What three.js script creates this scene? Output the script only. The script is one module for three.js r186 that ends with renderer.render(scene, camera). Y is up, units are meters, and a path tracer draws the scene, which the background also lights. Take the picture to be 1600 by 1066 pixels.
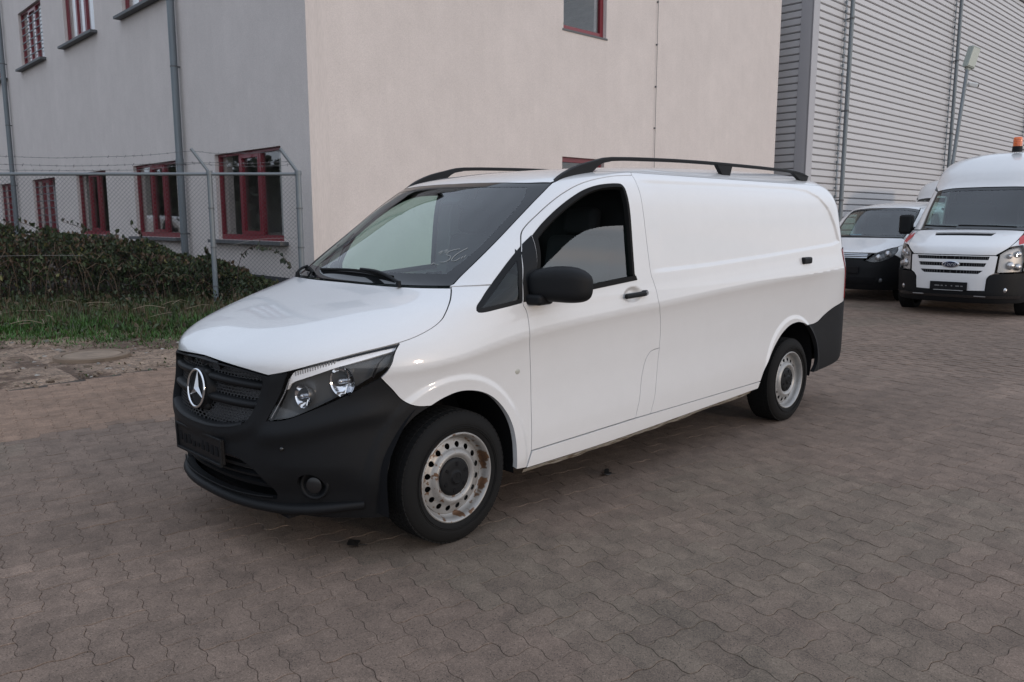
import * as THREE from 'three';
import { mergeGeometries } from 'three/addons/utils/BufferGeometryUtils.js';
import { FontLoader } from 'three/addons/loaders/FontLoader.js';
import { TextGeometry } from 'three/addons/geometries/TextGeometry.js';
import { RoundedBoxGeometry } from 'three/addons/geometries/RoundedBoxGeometry.js';

// ------------------------------------------------------------------ camera, sky, sun, exposure
const scene = new THREE.Scene();
const camera = new THREE.PerspectiveCamera(46.21, 1600 / 1066, 0.05, 900);
camera.position.set(-2.441, 1.554, 3.759);
{
  const pitch = 0.14872, yaw = 0.78127;
  camera.lookAt(-2.441 + Math.sin(yaw) * Math.cos(pitch), 1.554 - Math.sin(pitch), 3.759 - Math.cos(yaw) * Math.cos(pitch));
}
const renderer = new THREE.WebGLRenderer({ antialias: true });
renderer.toneMapping = THREE.LinearToneMapping;
renderer.toneMappingExposure = 1.09;
renderer.shadowMap.enabled = true;

// seeded randomness and value noise
function rng(seed) { let s = seed >>> 0; return () => { s = (s + 0x6d2b79f5) | 0; let t = Math.imul(s ^ (s >>> 15), 1 | s); t = (t + Math.imul(t ^ (t >>> 7), 61 | t)) ^ t; return ((t ^ (t >>> 14)) >>> 0) / 4294967296; }; }
const hash = (x, y, s = 0) => { let h = Math.imul(x | 0, 374761393) + Math.imul(y | 0, 668265263) + Math.imul(s | 0, 2147483647 ^ 974634777); h = Math.imul(h ^ (h >>> 13), 1274126177); return ((h ^ (h >>> 16)) >>> 0) / 4294967296; };
function noise(x, y, s = 0, px = 0, py = 0) { // value noise, period px, py if given
  const xi = Math.floor(x), yi = Math.floor(y), fx = x - xi, fy = y - yi, u = fx * fx * (3 - 2 * fx), v = fy * fy * (3 - 2 * fy);
  const w = (a, p) => (p ? ((a % p) + p) % p : a);
  const a = hash(w(xi, px), w(yi, py), s), b = hash(w(xi + 1, px), w(yi, py), s), c = hash(w(xi, px), w(yi + 1, py), s), d = hash(w(xi + 1, px), w(yi + 1, py), s);
  return a + (b - a) * u + (c - a) * v + (a - b - c + d) * u * v;
}
const fbm = (x, y, s = 0, n = 4, p = 0) => { let t = 0, a = .5, f = 1; for (let i = 0; i < n; i++) { t += a * noise(x * f, y * f, s + i, p * f, p * f); a *= .5; f *= 2; } return t / (1 - Math.pow(.5, n)); };

// overcast evening sky: bluish grey overhead, a broad paler warm side toward the low sun behind the photographer
const sunDir = new THREE.Vector3(0.10, 0.13, 1).normalize();
{
  const W = 1024, H = 512, d = new Float32Array(W * H * 4);
  for (let j = 0; j < H; j++) for (let i = 0; i < W; i++) {
    const el = (j + .5) / H * Math.PI - Math.PI / 2, az = (i + .5) / W * 2 * Math.PI - Math.PI; // az: u = .5 looks along +x
    const cx = Math.cos(el) * Math.cos(az), cy = Math.sin(el), cz = Math.cos(el) * Math.sin(az);
    const up = Math.max(0, cy), toSun = cx * sunDir.x + cy * sunDir.y + cz * sunDir.z;
    const warm = Math.pow(Math.max(0, toSun * .5 + .5), 3) * Math.exp(-up * 1.6);
    let c = [.62 + .16 * up, .70 + .20 * up, .82 + .30 * up];
    // layered cloud, stretched near the horizon
    const k = 1 / (up + .12), f = fbm(cx * k * 1.1 + 7, cz * k * 1.9 + 3, 5, 5), g = fbm(cx * k * .5 + 1, cz * k * 3.2 + 9, 11, 4);
    const cl = Math.min(1, Math.max(0, (f - .36) * 2.6)), st = Math.min(1, Math.max(0, (g - .46) * 6)) * Math.exp(-up * 1.6);
    const tone = .86 + .26 * cl;
    c = [c[0] * tone, c[1] * tone * .995, c[2] * tone * .985];
    c = [c[0] + warm * (.58 + .46 * st), c[1] + warm * (.56 + .26 * st), c[2] + warm * (.53 + .10 * st)];
    if (cy < 0) { const t = Math.min(1, -cy * 6); c = [c[0] * (1 - t) + .10 * t, c[1] * (1 - t) + .09 * t, c[2] * (1 - t) + .085 * t]; }
    const o = (j * W + i) * 4; d[o] = c[0]; d[o + 1] = c[1]; d[o + 2] = c[2]; d[o + 3] = 1;
  }
  const t = new THREE.DataTexture(d, W, H, THREE.RGBAFormat, THREE.FloatType);
  t.mapping = THREE.EquirectangularReflectionMapping; t.magFilter = THREE.LinearFilter; t.minFilter = THREE.LinearFilter; t.needsUpdate = true;
  scene.background = t; scene.environment = t; scene.environmentIntensity = 1; scene.backgroundIntensity = 1;
}
const sun = new THREE.DirectionalLight(0xffe3c6, 0.66);
sun.position.copy(sunDir).multiplyScalar(60); sun.castShadow = true; sun.shadow.radius = 9;
Object.assign(sun.shadow.camera, { left: -40, right: 40, top: 30, bottom: -30, near: 1, far: 160 });
scene.add(sun); scene.add(sun.target);

// ------------------------------------------------------------------ helpers
const used = new Map();
const numbered = (n) => { const k = used.get(n) || 0; used.set(n, k + 1); return k ? `${n}_${String(k).padStart(3, '0')}` : n; };
function thing(name, label, category, pos = [0, 0, 0], turn = 0, group) {
  const o = new THREE.Group(); o.name = numbered(name); o.position.set(...pos); o.rotation.y = turn; scene.add(o);
  o.userData.label = label; o.userData.category = category; if (group) o.userData.group = group; return o;
}
function mesh(name, geo, mat, parent = scene, label) {
  if (Array.isArray(geo)) geo = merge(geo);
  const m = new THREE.Mesh(geo, mat); m.name = parent === scene ? numbered(name) : name; m.castShadow = m.receiveShadow = true; parent.add(m);
  if (label) m.userData.label = label; return m;
}
const tag = (m, label, category, group) => { m.userData.label = label; m.userData.category = category; if (group) m.userData.group = group; return m; };
const struct = (m) => { m.userData.kind = 'structure'; return m; };
const stuff = (m) => { m.userData.kind = 'stuff'; return m; };
function clean(g) { let o = g.index ? g.toNonIndexed() : g.clone(); for (const k of Object.keys(o.attributes)) if (!['position', 'normal', 'uv'].includes(k)) o.deleteAttribute(k); if (!o.attributes.normal) o.computeVertexNormals(); if (!o.attributes.uv) o.setAttribute('uv', new THREE.BufferAttribute(new Float32Array(o.attributes.position.count * 2), 2)); return o; }
const merge = (list) => mergeGeometries(list.map(clean));
const M4 = (p = [0, 0, 0], r = [0, 0, 0], s = [1, 1, 1]) => new THREE.Matrix4().compose(new THREE.Vector3(...p), new THREE.Quaternion().setFromEuler(new THREE.Euler(...r)), new THREE.Vector3(...s));
const put = (g, p, r, s) => g.clone().applyMatrix4(M4(p, r, s));
const box = (w, h, d, p = [0, 0, 0], r = [0, 0, 0]) => put(new THREE.BoxGeometry(w, h, d), p, r);
const rbox = (w, h, d, rad, p = [0, 0, 0], r = [0, 0, 0], seg = 2) => put(new RoundedBoxGeometry(w, h, d, seg, rad), p, r);
const cyl = (r0, r1, h, p = [0, 0, 0], r = [0, 0, 0], n = 20) => put(new THREE.CylinderGeometry(r0, r1, h, n), p, r);
const V = (a) => new THREE.Vector3(...a);
const tube = (pts, r, n = 8, seg = 0, closed = false) => new THREE.TubeGeometry(pts.length === 2 ? new THREE.LineCurve3(V(pts[0]), V(pts[1])) : new THREE.CatmullRomCurve3(pts.map(V), closed, 'centripetal'), seg || Math.max(1, (pts.length - 1) * 6), r, n, closed);
const shape = (pts, holes = []) => { const s = new THREE.Shape(pts.map((p) => new THREE.Vector2(...p))); for (const h of holes) s.holes.push(new THREE.Path(h.map((p) => new THREE.Vector2(...p)))); return s; };
const extrude = (pts, depth, bevel = 0, holes = [], seg = 2) => new THREE.ExtrudeGeometry(shape(pts, holes), { depth: depth - 2 * bevel, bevelEnabled: bevel > 0, bevelThickness: bevel, bevelSize: bevel, bevelOffset: -bevel, bevelSegments: seg, curveSegments: 12 }).translate(0, 0, bevel);
const lathe = (pts, n = 64) => new THREE.LatheGeometry(pts.map((p) => new THREE.Vector2(...p)), n);
const flipped = (g) => { // mirror through z = 0, keeping faces outward
  const o = clean(g), p = o.attributes.position, n = o.attributes.normal, u = o.attributes.uv;
  for (let i = 0; i < p.count; i++) { p.setZ(i, -p.getZ(i)); n.setZ(i, -n.getZ(i)); }
  for (let i = 0; i < p.count; i += 3) for (const a of [p, n, u]) for (let k = 0; k < a.itemSize; k++) { const t = a.getComponent(i + 1, k); a.setComponent(i + 1, k, a.getComponent(i + 2, k)); a.setComponent(i + 2, k, t); }
  return o;
};
const curve = (pts, step = .012) => { const c = new THREE.CatmullRomCurve3(pts.map((p) => new THREE.Vector3(p[0], p[1], 0)), false, 'centripetal'), n = Math.max(2, Math.ceil(c.getLength() / step)); return c.getSpacedPoints(n).map((p) => [p.x, p.y]); };
const line = (a, b, step = .05) => { const n = Math.max(1, Math.ceil(Math.hypot(a[0] - b[0], a[1] - b[1]) / step)); return Array.from({ length: n + 1 }, (_, i) => [a[0] + (b[0] - a[0]) * i / n, a[1] + (b[1] - a[1]) * i / n]); };
function loop(...segs) { const o = []; for (const s of segs) for (const p of s) { const l = o[o.length - 1]; if (!l || Math.hypot(l[0] - p[0], l[1] - p[1]) > 1e-4) o.push(p); } if (Math.hypot(o[0][0] - o[o.length - 1][0], o[0][1] - o[o.length - 1][1]) < 1e-4) o.pop(); return o; }
const area2 = (P) => { let a = 0; for (let i = 0, j = P.length - 1; i < P.length; j = i++) a += P[j][0] * P[i][1] - P[i][0] * P[j][1]; return a; };
function inset(P, d, su = 1, sv = 1) { // shrink a loop by d metres; su, sv: metres per chart unit
  const s = area2(P) > 0 ? 1 : -1, n = P.length;
  return P.map((p, i) => {
    const a = P[(i + n - 1) % n], b = P[(i + 1) % n];
    const nrm = (x, y) => { const l = Math.hypot(x, y) || 1; return [x / l, y / l]; };
    const e0 = nrm((p[0] - a[0]) * su, (p[1] - a[1]) * sv), e1 = nrm((b[0] - p[0]) * su, (b[1] - p[1]) * sv);
    const n0 = [-e0[1] * s, e0[0] * s], n1 = [-e1[1] * s, e1[0] * s], m = nrm(n0[0] + n1[0], n0[1] + n1[1]), k = Math.min(2, 1 / Math.max(.3, m[0] * n0[0] + m[1] * n0[1]));
    return [p[0] + m[0] * d * k / su, p[1] + m[1] * d * k / sv];
  });
}
const mirrorT = (P) => P.map(([t, y]) => [-t, y]).reverse();
// a piece of a skin: outline (and holes) in the chart's own coordinates, cut into small cells, with the skin's exact normals and an inward flange
function sheet(chart, loops, du, dv, { lift = 0, flange = .018, sign = 1, thick = 0 } = {}) {
  const cache = new Map(), e = .0015;
  const cross = (a, b) => [a[1] * b[2] - a[2] * b[1], a[2] * b[0] - a[0] * b[2], a[0] * b[1] - a[1] * b[0]], sub = (a, b) => [a[0] - b[0], a[1] - b[1], a[2] - b[2]];
  const at = (u, v) => {
    const k = u.toFixed(5) + ',' + v.toFixed(5); let r = cache.get(k); if (r) return r;
    const P = chart(u, v); let n = cross(sub(chart(u + e, v), chart(u - e, v)), sub(chart(u, v + e), chart(u, v - e)));
    const l = Math.hypot(...n) || 1; n = n.map((c) => c / l * sign);
    r = [P.map((c, i) => c + n[i] * lift), n, [u, v]]; cache.set(k, r); return r;
  };
  const pos = [], nor = [], uv = [];
  const vert = (p, n, t) => { pos.push(...p); nor.push(...n); uv.push(...t); };
  const V2 = (p) => new THREE.Vector2(p[0], p[1]);
  const outer = area2(loops[0]) > 0 ? loops[0] : loops[0].slice().reverse(), holes = loops.slice(1).map((h) => (area2(h) < 0 ? h : h.slice().reverse()));
  const all = [outer, ...holes].flat(), tris = THREE.ShapeUtils.triangulateShape(outer.map(V2), holes.map((h) => h.map(V2)));
  const clip = (poly, ax, val, keepBelow) => {
    const out = []; for (let i = 0; i < poly.length; i++) {
      const a = poly[i], b = poly[(i + 1) % poly.length], da = (a[ax] - val) * (keepBelow ? 1 : -1), db = (b[ax] - val) * (keepBelow ? 1 : -1);
      if (da <= 0) out.push(a);
      if ((da < 0 && db > 0) || (da > 0 && db < 0)) { const t = da / (da - db), q = [a[0] + (b[0] - a[0]) * t, a[1] + (b[1] - a[1]) * t]; q[ax] = val; out.push(q); }
    } return out;
  };
  for (const t of tris) {
    let T = t.map((i) => all[i]); if (Math.abs(area2(T)) < 1e-10) continue; if (area2(T) < 0) T.reverse();
    const v0 = Math.floor(Math.min(...T.map((p) => p[1])) / dv), v1 = Math.ceil(Math.max(...T.map((p) => p[1])) / dv);
    for (let j = v0; j < v1; j++) {
      let R = clip(clip(T, 1, (j + 1) * dv, true), 1, j * dv, false); if (R.length < 3) continue;
      const u0 = Math.floor(Math.min(...R.map((p) => p[0])) / du), u1 = Math.ceil(Math.max(...R.map((p) => p[0])) / du);
      for (let i = u0; i < u1; i++) {
        const C = clip(clip(R, 0, (i + 1) * du, true), 0, i * du, false); if (C.length < 3) continue;
        const Q = C.map((p) => at(p[0], p[1]));
        for (let k = 1; k + 1 < Q.length; k++) for (const q of sign > 0 ? [Q[0], Q[k], Q[k + 1]] : [Q[0], Q[k + 1], Q[k]]) vert(...q);
      }
    }
  }
  if (flange) for (const P of [outer, ...holes]) for (let i = 0; i < P.length; i++) {
    const a = at(...P[i]), b = at(...P[(i + 1) % P.length]), ia = a[0].map((c, k) => c - a[1][k] * flange), ib = b[0].map((c, k) => c - b[1][k] * flange);
    let n = cross(sub(b[0], a[0]), a[1]); const l = Math.hypot(...n) || 1; n = n.map((c) => c / l * sign);
    for (const [p, t] of [[a[0], a[2]], [ia, a[2]], [b[0], b[2]], [b[0], b[2]], [ia, a[2]], [ib, b[2]]]) vert(p, n, t);
  }
  const g = new THREE.BufferGeometry();
  g.setAttribute('position', new THREE.Float32BufferAttribute(pos, 3)); g.setAttribute('normal', new THREE.Float32BufferAttribute(nor, 3)); g.setAttribute('uv', new THREE.Float32BufferAttribute(uv, 2));
  return g;
}
// canvas-free textures
function tex(w, h, f, srgb = true) { // f(x, y) -> [r, g, b] in 0..255 (display values) or a single level
  const d = new Uint8Array(w * h * 4);
  for (let y = 0; y < h; y++) for (let x = 0; x < w; x++) { const c = f(x, y), o = (y * w + x) * 4; if (Array.isArray(c)) { d[o] = Math.min(255, Math.max(0, c[0])); d[o + 1] = Math.min(255, Math.max(0, c[1])); d[o + 2] = Math.min(255, Math.max(0, c[2])); d[o + 3] = c[3] ?? 255; } else { d[o] = d[o + 1] = d[o + 2] = Math.min(255, Math.max(0, c)); d[o + 3] = 255; } }
  const t = new THREE.DataTexture(d, w, h, THREE.RGBAFormat); t.wrapS = t.wrapT = THREE.RepeatWrapping; t.magFilter = THREE.LinearFilter; t.minFilter = THREE.LinearMipmapLinearFilter; t.generateMipmaps = true; if (srgb) t.colorSpace = THREE.SRGBColorSpace; t.needsUpdate = true; return t;
}
const rep = (t, u, v = u, o = [0, 0]) => { const c = t.clone(); c.repeat.set(u, v); c.offset.set(...o); c.needsUpdate = true; return c; };
const std = (r, g, b, rough = .6, o = {}) => new THREE.MeshStandardMaterial({ color: new THREE.Color().setRGB(r, g, b), roughness: rough, ...o });
const phy = (r, g, b, rough = .6, o = {}) => new THREE.MeshPhysicalMaterial({ color: new THREE.Color().setRGB(r, g, b), roughness: rough, ...o });
// ---- the van's skin as one implicit surface: half-width Z as a function of length X and height Y
function pchip(t) { // monotone cubic through [x, y] pairs
  const n = t.length, d = [], m = [];
  for (let i = 0; i < n - 1; i++) d.push((t[i + 1][1] - t[i][1]) / (t[i + 1][0] - t[i][0]));
  m[0] = d[0]; m[n - 1] = d[n - 2];
  for (let i = 1; i < n - 1; i++) { const h0 = t[i][0] - t[i - 1][0], h1 = t[i + 1][0] - t[i][0], w1 = 2 * h1 + h0, w2 = h1 + 2 * h0; m[i] = d[i - 1] * d[i] <= 0 ? 0 : (w1 + w2) / (w1 / d[i - 1] + w2 / d[i]); }
  return (x) => {
    if (x <= t[0][0]) return t[0][1] + m[0] * (x - t[0][0]);
    if (x >= t[n - 1][0]) return t[n - 1][1] + m[n - 1] * (x - t[n - 1][0]);
    let i = 0; while (x > t[i + 1][0]) i++;
    const h = t[i + 1][0] - t[i][0], s = (x - t[i][0]) / h, s2 = s * s, s3 = s2 * s;
    return t[i][1] * (2 * s3 - 3 * s2 + 1) + h * m[i] * (s3 - 2 * s2 + s) + t[i + 1][1] * (3 * s2 - 2 * s3) + h * m[i + 1] * (s3 - s2);
  };
}
const sstep = (a, b, x) => { const t = Math.min(1, Math.max(0, (x - a) / (b - a))); return t * t * (3 - 2 * t); };
function smoothed(f, a, b, w) { // the same curve rounded over a few centimetres, tabulated every 4 mm
  const h = .004, n = Math.ceil((b - a) / h), T = [];
  for (let i = -1; i <= n + 1; i++) { let s = 0, k = 0; for (let j = -6; j <= 6; j++) { const g = Math.exp(-j * j / 8); s += g * f(a + i * h + j * w / 3); k += g; } T.push(s / k); }
  return (x) => { const t = Math.min(n - 1, Math.max(0, (x - a) / h)), i = Math.floor(t), s = Math.max(0, Math.min(1, t - i)), p = T[i], q = T[i + 1], r = T[i + 2], u = T[i + 3] ?? r; return q + .5 * s * (r - p + s * (2 * p - 5 * q + 4 * r - u + s * (3 * (q - r) + u - p))); };
}
const WB = 3.43;
const noseX = smoothed(pchip([[.12, -.70], [.18, -.775], [.24, -.80], [.32, -.82], [.40, -.862], [.5, -.872], [.58, -.870], [.66, -.858], [.76, -.838], [.86, -.825], [.915, -.812], [.945, -.787], [.98, -.735], [1.03, -.625], [1.09, -.455], [1.15, -.262], [1.195, -.105], [1.24, .005], [1.30, .085], [1.5, .37], [1.7, .665], [1.775, .785], [1.805, .86], [1.835, 1.0], [1.87, 1.25], [1.895, 1.55], [1.915, 1.95], [1.935, 2.5], [1.955, 3.3]]), .1, 1.99, .018);
const cornerX = smoothed(pchip([[.1, .12], [.5, .14], [.9, .15], [.98, .2], [1.05, .33], [1.1, .42], [1.2, .5], [1.24, .53], [1.5, .87], [1.7, 1.12], [1.8, 1.28], [1.84, 1.5], [1.9, 2.0], [1.955, 4.0]]), .1, 1.99, .03);
const tailX = pchip([[.1, 4.42], [.3, 4.49], [.5, 4.525], [.9, 4.525], [1.2, 4.505], [1.5, 4.45], [1.75, 4.42], [1.86, 4.39], [1.915, 4.30], [1.945, 4.1], [1.96, 3.75]]);
const creaseY = pchip([[-1, .85], [-.2, .89], [0, .913], [.44, .978], [.9, 1.015], [1.6, 1.05], [2.5, 1.098], [4.4, 1.175]]);
const lowCreaseY = pchip([[-1, .42], [.4, .44], [1.5, .47], [2.8, .52], [4.4, .56]]);
const topY = 1.98;
const belowCrease = pchip([[0, .9555], [.012, .954], [.03, .9495], [.06, .943], [.12, .9355], [.2, .931], [.3, .930], [.4, .9335], [.48, .9385], [.54, .9415], [.6, .942], [.66, .9405], [.75, .933], [.85, .917]]); // metres below the shoulder line
const aboveCrease = pchip([[0, .9555], [.012, .9555], [.04, .953], [.09, .9475], [.14, .9445], [.25, .9445], [1, .9445]]);
const tailSide = pchip([[.2, .915], [.3, .93], [.45, .941], [.7, .945], [1.0, .949], [1.15, .9475], [1.3, .9445], [2, .9445]]); // plainer section near the tail
function flank(X, Y) { // half-width of the straight part of the body
  const k = X > 3.6 ? .8 * sstep(3.6, 4.35, X) : 0, z = ribbed(X, Y);
  if (!k) return z;
  let q = tailSide(Y); if (Y > 1.14) { const t = (Y - 1.14) / (topY - 1.14); q = Math.max(0, (q - .095 * t) * Math.sqrt(Math.max(0, 1 - t ** 8))); }
  return z + (q - z) * k;
}
function ribbed(X, Y) {
  const c = creaseY(X), d = c - Y;
  if (d <= 0) {
    let z = aboveCrease(-d); if (Y > 1.14) { const t = (Y - 1.14) / (topY - 1.14); z = Math.max(0, (z - .095 * t) * Math.sqrt(Math.max(0, 1 - t ** 8))); }
    return z;
  }
  return belowCrease(d * .54 / Math.max(.2, c - lowCreaseY(X)));
}
// the recessed field of the rear flank, its rounded outline, and the flares round the wheels
function polyDist(P, x, y) { // signed distance, inside positive
  let d = 1e9, ins = false;
  for (let i = 0, j = P.length - 1; i < P.length; j = i++) {
    const [ax, ay] = P[j], [bx, by] = P[i], ex = bx - ax, ey = by - ay, k = Math.min(1, Math.max(0, ((x - ax) * ex + (y - ay) * ey) / (ex * ex + ey * ey)));
    d = Math.min(d, Math.hypot(x - ax - k * ex, y - ay - k * ey));
    if ((ay > y) !== (by > y) && x < (bx - ax) * (y - ay) / (by - ay) + ax) ins = !ins;
  }
  return ins ? d : -d;
}
const recess = [[1.45, 1.245], [1.5, 1.80], [1.8, 1.803], [3.0, 1.815], [3.6, 1.815], [3.8, 1.80], [3.95, 1.75], [4.07, 1.66], [4.17, 1.52], [4.24, 1.385], [4.1, 1.36], [3.0, 1.30], [2.2, 1.265]];
const bow = (Y) => 2.5 + .9 * sstep(.84, 1.10, Y) * (1 - sstep(1.12, 1.28, Y));
function relief(X, Y) {
  let d = 0;
  if (X > 1.4 && Y > 1.2) d -= .014 * sstep(-.008, .022, polyDist(recess, X, Y)) * sstep(1.50, 1.72, X);
  if (Y < 1.0) for (const w of [0, WB]) { const r = Math.hypot(X - w, (Y - .33) * .93); d += .010 * (1 - sstep(.44, .475, r)) * sstep(.25, .34, Y); }
  const hx = (X - 1.345) / .095, hy = (Y - 1.128) / .05, h = Math.hypot(hx, hy);
  d -= .022 * (1 - sstep(.45, 1.0, h));
  return d;
}
function Zs(X, Y, fine = true) {
  const n = noseX(Y), c = cornerX(Y), r = tailX(Y);
  if (X <= n || X >= r) return 0;
  let z = flank(X, Y);
  if (X < c) z *= Math.pow(1 - Math.pow((c - X) / (c - n), 2.2), 1 / bow(Y));
  if (X > 3.3) z *= Math.pow(1 - Math.pow((X - 3.3) / (r - 3.3), 14), 1 / 6);
  return Math.max(0, z + (fine && z > .5 ? relief(X, Y) : 0));
}
const side = (X, Y) => [X, Y, Zs(X, Y)];
function top_(X, Z) { const a = Math.abs(Z); let lo = .9, hi = topY; for (let i = 0; i < 40; i++) { const m = (lo + hi) / 2; if (Zs(X, m, false) > a) lo = m; else hi = m; } return [X, lo, Z]; }
function wrap(T, Y) { // T in [0,1]: from the middle of the nose round the corner to X = cornerX; beyond 1 along the side
  const n = noseX(Y), c = cornerX(Y);
  if (T >= 1) { const X = c + (T - 1); return [X, Y, Zs(X, Y)]; }
  const a = Math.abs(T) * Math.PI / 2, X = c - (c - n) * Math.pow(Math.cos(a), 1 / 1.1), z0 = flank(X, Y) * Math.pow(Math.sin(a), 2 / bow(Y));
  return [X, Y, (T < 0 ? -1 : 1) * (z0 + (z0 > .5 ? relief(X, Y) : 0))];
}
// a plainer skin of the same kind for the vehicles further back
function makeSkin({ nose, cornerAt, tail, half, top, belt = 1.15, taper = .1, crown = 8, a = 2.5, b = 2.2, rear = 12 }) {
  const N = pchip(nose), C = pchip(cornerAt), H = pchip(half);
  const flankW = (Y) => { let z = H(Y); if (Y > belt) { const t = Math.min(1, (Y - belt) / (top - belt)); z = (z - taper * t) * Math.sqrt(Math.max(0, 1 - t ** crown)); } return Math.max(0, z); };
  const Zs = (X, Y) => { const n = N(Y), c = C(Y), r = tail; if (X <= n || X >= r || Y >= top) return 0; let z = flankW(Y); if (X < c) z *= Math.pow(1 - Math.pow((c - X) / (c - n), b), 1 / a); if (X > r - 1) z *= Math.pow(1 - Math.pow(X - r + 1, rear), 1 / 6); return z; };
  const side = (X, Y) => [X, Y, Zs(X, Y)];
  const wrap = (T, Y) => { const n = N(Y), c = C(Y), s = T < 0 ? -1 : 1, t = Math.abs(T); if (t >= 1) { const X = c + t - 1; return [X, Y, s * Zs(X, Y)]; } const k = t * Math.PI / 2; return [c - (c - n) * Math.pow(Math.cos(k), 2 / b), Y, s * flankW(Y) * Math.pow(Math.sin(k), 2 / a)]; };
  const topAt = (X, Z) => { const z = Math.abs(Z); let lo = belt, hi = top; for (let i = 0; i < 36; i++) { const m = (lo + hi) / 2; if (Zs(X, m) > z) lo = m; else hi = m; } return [X, lo, Z]; };
  return { Zs, side, wrap, topAt, N, C };
}
const transitSpec = { nose: [[.2, -.84], [.3, -.90], [.42, -.93], [.6, -.935], [.8, -.925], [1.0, -.90], [1.08, -.86], [1.13, -.79], [1.2, -.62], [1.28, -.40], [1.34, -.20], [1.37, -.10], [1.44, .0], [1.7, .26], [2.0, .57], [2.07, .65], [2.3, .80], [2.45, .98], [2.58, 1.25], [2.66, 1.6], [2.70, 2.3]], cornerAt: [[.2, .0], [1.0, .05], [1.2, .15], [1.36, .38], [1.44, .46], [2.0, 1.0], [2.3, 1.2], [2.5, 1.6], [2.7, 3.2]], tail: 4.6, half: [[.2, .93], [.4, .965], [.9, .985], [1.2, .985], [2.7, .985]], top: 2.73, belt: 1.3, taper: .15, crown: 13, a: 3, b: 2.3 };
const transitAt = [12.06, .07, -.28];
const caddySpec = { nose: [[.2, -.74], [.3, -.80], [.42, -.845], [.6, -.85], [.75, -.83], [.85, -.79], [.90, -.73], [.95, -.62], [1.0, -.48], [1.06, -.28], [1.12, -.08], [1.16, .03], [1.22, .13], [1.4, .38], [1.6, .68], [1.70, .86], [1.74, 1.0], [1.79, 1.4], [1.82, 2.0]], cornerAt: [[.2, .05], [.8, .05], [1.0, .25], [1.12, .42], [1.2, .55], [1.6, 1.1], [1.7, 1.4], [1.83, 2.8]], tail: 3.45, half: [[.2, .84], [.4, .88], [.8, .90], [1.05, .89], [1.8, .88]], top: 1.85, belt: 1.05, taper: .12, a: 2.6, b: 2.2 };
const caddyAt = [12.95, .11, -2.33];
// ------------------------------------------------------------------ ground
const depthOf = (x, z) => (x + 2.441) * .704 - (z - 3.759) * .71;
function groundY(x, z) {
  let y = .015 * Math.max(0, x - 5) * sstep(5, 8, x);
  const b = Math.max(0, depthOf(x, z) - 9.35) * .085 * (1 - sstep(4.4, 5.4, x)) * sstep(-5.0, -6.2, z) * (1 - sstep(16, 40, depthOf(x, z)));
  return y * (1 - sstep(30, 60, x)) + b;
}
const soilTex = tex(512, 512, (x, y) => { const a = fbm(x / 16, y / 16, 3, 5, 32), b = noise(x / 2, y / 2, 9, 256, 256), k = .55 + .6 * a + .25 * (b - .5); return [86 * k, 75 * k, 66 * k]; });
const soilBump = tex(512, 512, (x, y) => 255 * (.6 * fbm(x / 20, y / 20, 21, 5, 512 / 20 | 0) + .4 * noise(x / 3, y / 3, 4, 170, 170)), false);
function groundSheet(xs, zs, lift, keep = () => true) {
  const pos = [], uv = [], idx = [], id = new Map();
  const at = (i, j) => { const k = i * 4096 + j; if (!id.has(k)) { id.set(k, pos.length / 3); pos.push(xs[i], groundY(xs[i], zs[j]) + (typeof lift === 'function' ? lift(xs[i], zs[j]) : lift), zs[j]); uv.push(xs[i], -zs[j]); } return id.get(k); };
  for (let i = 0; i + 1 < xs.length; i++) for (let j = 0; j + 1 < zs.length; j++) { if (!keep((xs[i] + xs[i + 1]) / 2, (zs[j] + zs[j + 1]) / 2)) continue; const a = at(i, j), b = at(i + 1, j), c = at(i + 1, j + 1), d = at(i, j + 1); idx.push(a, c, b, a, d, c); }
  const g = new THREE.BufferGeometry(); g.setAttribute('position', new THREE.Float32BufferAttribute(pos, 3)); g.setAttribute('uv', new THREE.Float32BufferAttribute(uv, 2)); g.setIndex(idx); g.computeVertexNormals(); return g;
}
const range = (a, b, s) => Array.from({ length: Math.round((b - a) / s) + 1 }, (_, i) => a + i * s);
{
  const xs = [-400, -120, -50, -25, ...range(-12, 8, .5), 10, 14, 20, 30, 45, 60, 120, 400], zs = [-400, -120, -60, -40, -30, ...range(-22, 6, .5), 10, 20, 50, 120, 400];
  const soil = std(1, 1, 1, .95, { map: rep(soilTex, .5), bumpMap: rep(soilBump, .5), bumpScale: .02 });
  struct(mesh('ground', groundSheet(xs, zs, -.009), soil));
}
// paving: wavy interlocking concrete stones in a herringbone of 2 x 1 units on a lattice turned 10 degrees
const U = .1125, LA = 10 * Math.PI / 180, LC = Math.cos(LA), LS = Math.sin(LA);
const toWorld = (a, b) => [a * LC - b * LS, a * LS + b * LC];
const WAVE = .0072, GAP = .0008;
const edgeWave = (t) => WAVE * Math.sin(2 * Math.PI * t);
function stoneOutline(w, h, n) { // lattice rectangle w x h units, every unit edge waved the same way everywhere
  const P = [], f = (s) => edgeWave(s - Math.floor(s));
  for (let i = 0; i < w * n; i++) { const s = i / n; P.push([s * U, f(s)]); }
  for (let i = 0; i < h * n; i++) { const s = i / n; P.push([w * U + f(s), s * U]); }
  for (let i = 0; i < w * n; i++) { const s = w - i / n; P.push([s * U, h * U + f(s)]); }
  for (let i = 0; i < h * n; i++) { const s = h - i / n; P.push([f(s), s * U]); }
  return P;
}
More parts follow.
